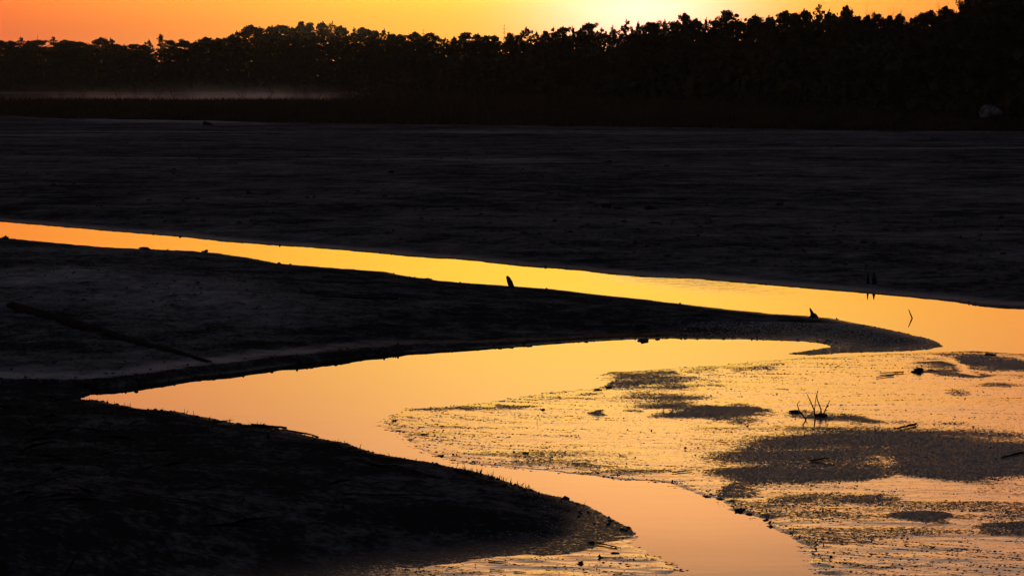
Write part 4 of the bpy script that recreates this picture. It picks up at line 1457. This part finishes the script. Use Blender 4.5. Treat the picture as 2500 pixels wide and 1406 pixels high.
M_GRAIN = simple('mud_grain', (0.05, 0.052, 0.06, 1), (0.15, 0.155, 0.18, 1), 25.0, 0.45, 0.35)
rng = np.random.RandomState(120)
NP = 1100000
gy = 18.0 + 22.0 * rng.rand(NP) ** 1.25
gx = (rng.rand(NP) * 0.42 - 0.12) * gy
k = np.zeros(NP, bool)
for (hx, hy, rx, ry, s_) in PATCH_W:            # only where a patch or a fringe can be
    k |= (((gx - hx) / rx) ** 2 + ((gy - hy) / ry) ** 2 < 4.5)
pxs = col_of(gx, gy)
tail = (gy > W(0, 875)[1]) & (pxs > 1500)
tipc = (gy < W(0, 1200)[1]) & (pxs < 1650)
k |= tail | (tipc & (rng.rand(NP) < 0.6)) | (rng.rand(NP) < 0.45)
gx, gy = gx[k], gy[k]
gh, gr, gw, gc, _ = terrain(gx, gy)
pxs = col_of(gx, gy)
prob = np.where(gr == 3, np.clip(1.0 * sstep(0.12, 1.0, gc + 0.45 * fbm(gx * 0.5, gy, 0.30, 3, 304)), 0, 1) ** 1.3 * 0.8 + 0.004, 0)
prob = np.where(gr == 1, 0.75 * sstep(0.16, 0.02, gh) * sstep(1600, 2000, pxs), prob)
prob = np.where(gr == 2, 0.45 * sstep(0.10, 0.02, gh) * sstep(1050, 1450, pxs), prob)
prob = np.where(gr == 4, 0.35 * np.clip(gc, 0, 1) + 0.02, prob)
k = (rng.rand(len(gx)) < prob) & (gh > -0.003)
gx, gy, gh, gr = gx[k], gy[k], np.maximum(gh[k], 0), gr[k]
n_ = min(len(gx), 175000)
gx, gy, gh, gr = gx[:n_], gy[:n_], gh[:n_], gr[:n_]
gr_ = (0.0042 + 0.0085 * rng.rand(n_) ** 2.4) * (0.75 + 0.4 * gy / 30) * np.where(gr == 2, 0.75, 1.0)
grains('mud_grains', gx, gy, gh, gr_, 'grainy crust of little mud lumps over the dark patches of the shoal', 121, 1.5)

# thin broken lines of silt drawn out by the ebb over the bright film
rng = np.random.RandomState(130)
LX, LY = [], []
NC = 5200
cand = np.stack([rng.uniform(-3.0, 8.5, NC), 18.5 + 18 * rng.rand(NC) ** 1.2], 1)
ch, cr_, _, cc_, _ = terrain(cand[:, 0], cand[:, 1])
cpx = col_of(cand[:, 0], cand[:, 1])
ced = np.minimum(dist_poly(cand[:, 0], cand[:, 1], D_TOP), dist_poly(cand[:, 0], cand[:, 1], D_LOW))
keep = ((cr_ == 3) | (cr_ == 4)) & (cc_ < 0.5) & (rng.rand(NC) < 0.10 + 0.55 * np.exp(-ced / 0.7) + 0.35 * sstep(1500, 1000, cpx) + 0.35 * sstep(23, 20, cand[:, 1]))
for (x0_, y0_), p_ in zip(cand[keep], cpx[keep]):
    L_ = 0.15 + 1.0 * rng.rand() ** 2.0
    sl = -0.12 - 0.40 * sstep(1400, 1000, p_) - 0.35 * sstep(23, 20.5, y0_) + 0.12 * rng.randn()
    n_ = int(L_ / 0.012)
    tt = np.cumsum(np.where(rng.rand(n_) < 0.06, 0.06, 0.012))
    dens_ = rng.rand(n_) < (0.35 + 0.55 * np.sin(np.linspace(0, math.pi, n_)))
    wob = 0.02 * np.sin(tt * 5 + rng.rand() * 6) + 0.004 * rng.randn(n_)
    LX.append((x0_ + tt)[dens_])
    LY.append((y0_ + sl * tt + wob)[dens_])
LX, LY = np.concatenate(LX), np.concatenate(LY)
lh, lr, _, _, _ = terrain(LX, LY)
k = ((lr == 3) | (lr == 4)) & (lh > -0.006)
LX, LY, lh = LX[k], LY[k], np.maximum(lh[k], 0)
grains('silt_lines', LX, LY, lh, 0.0045 + 0.0075 * rng.rand(len(LX)) ** 2, 'thin broken dark silt lines drawn over the bright wet shoal', 131, 2.4)
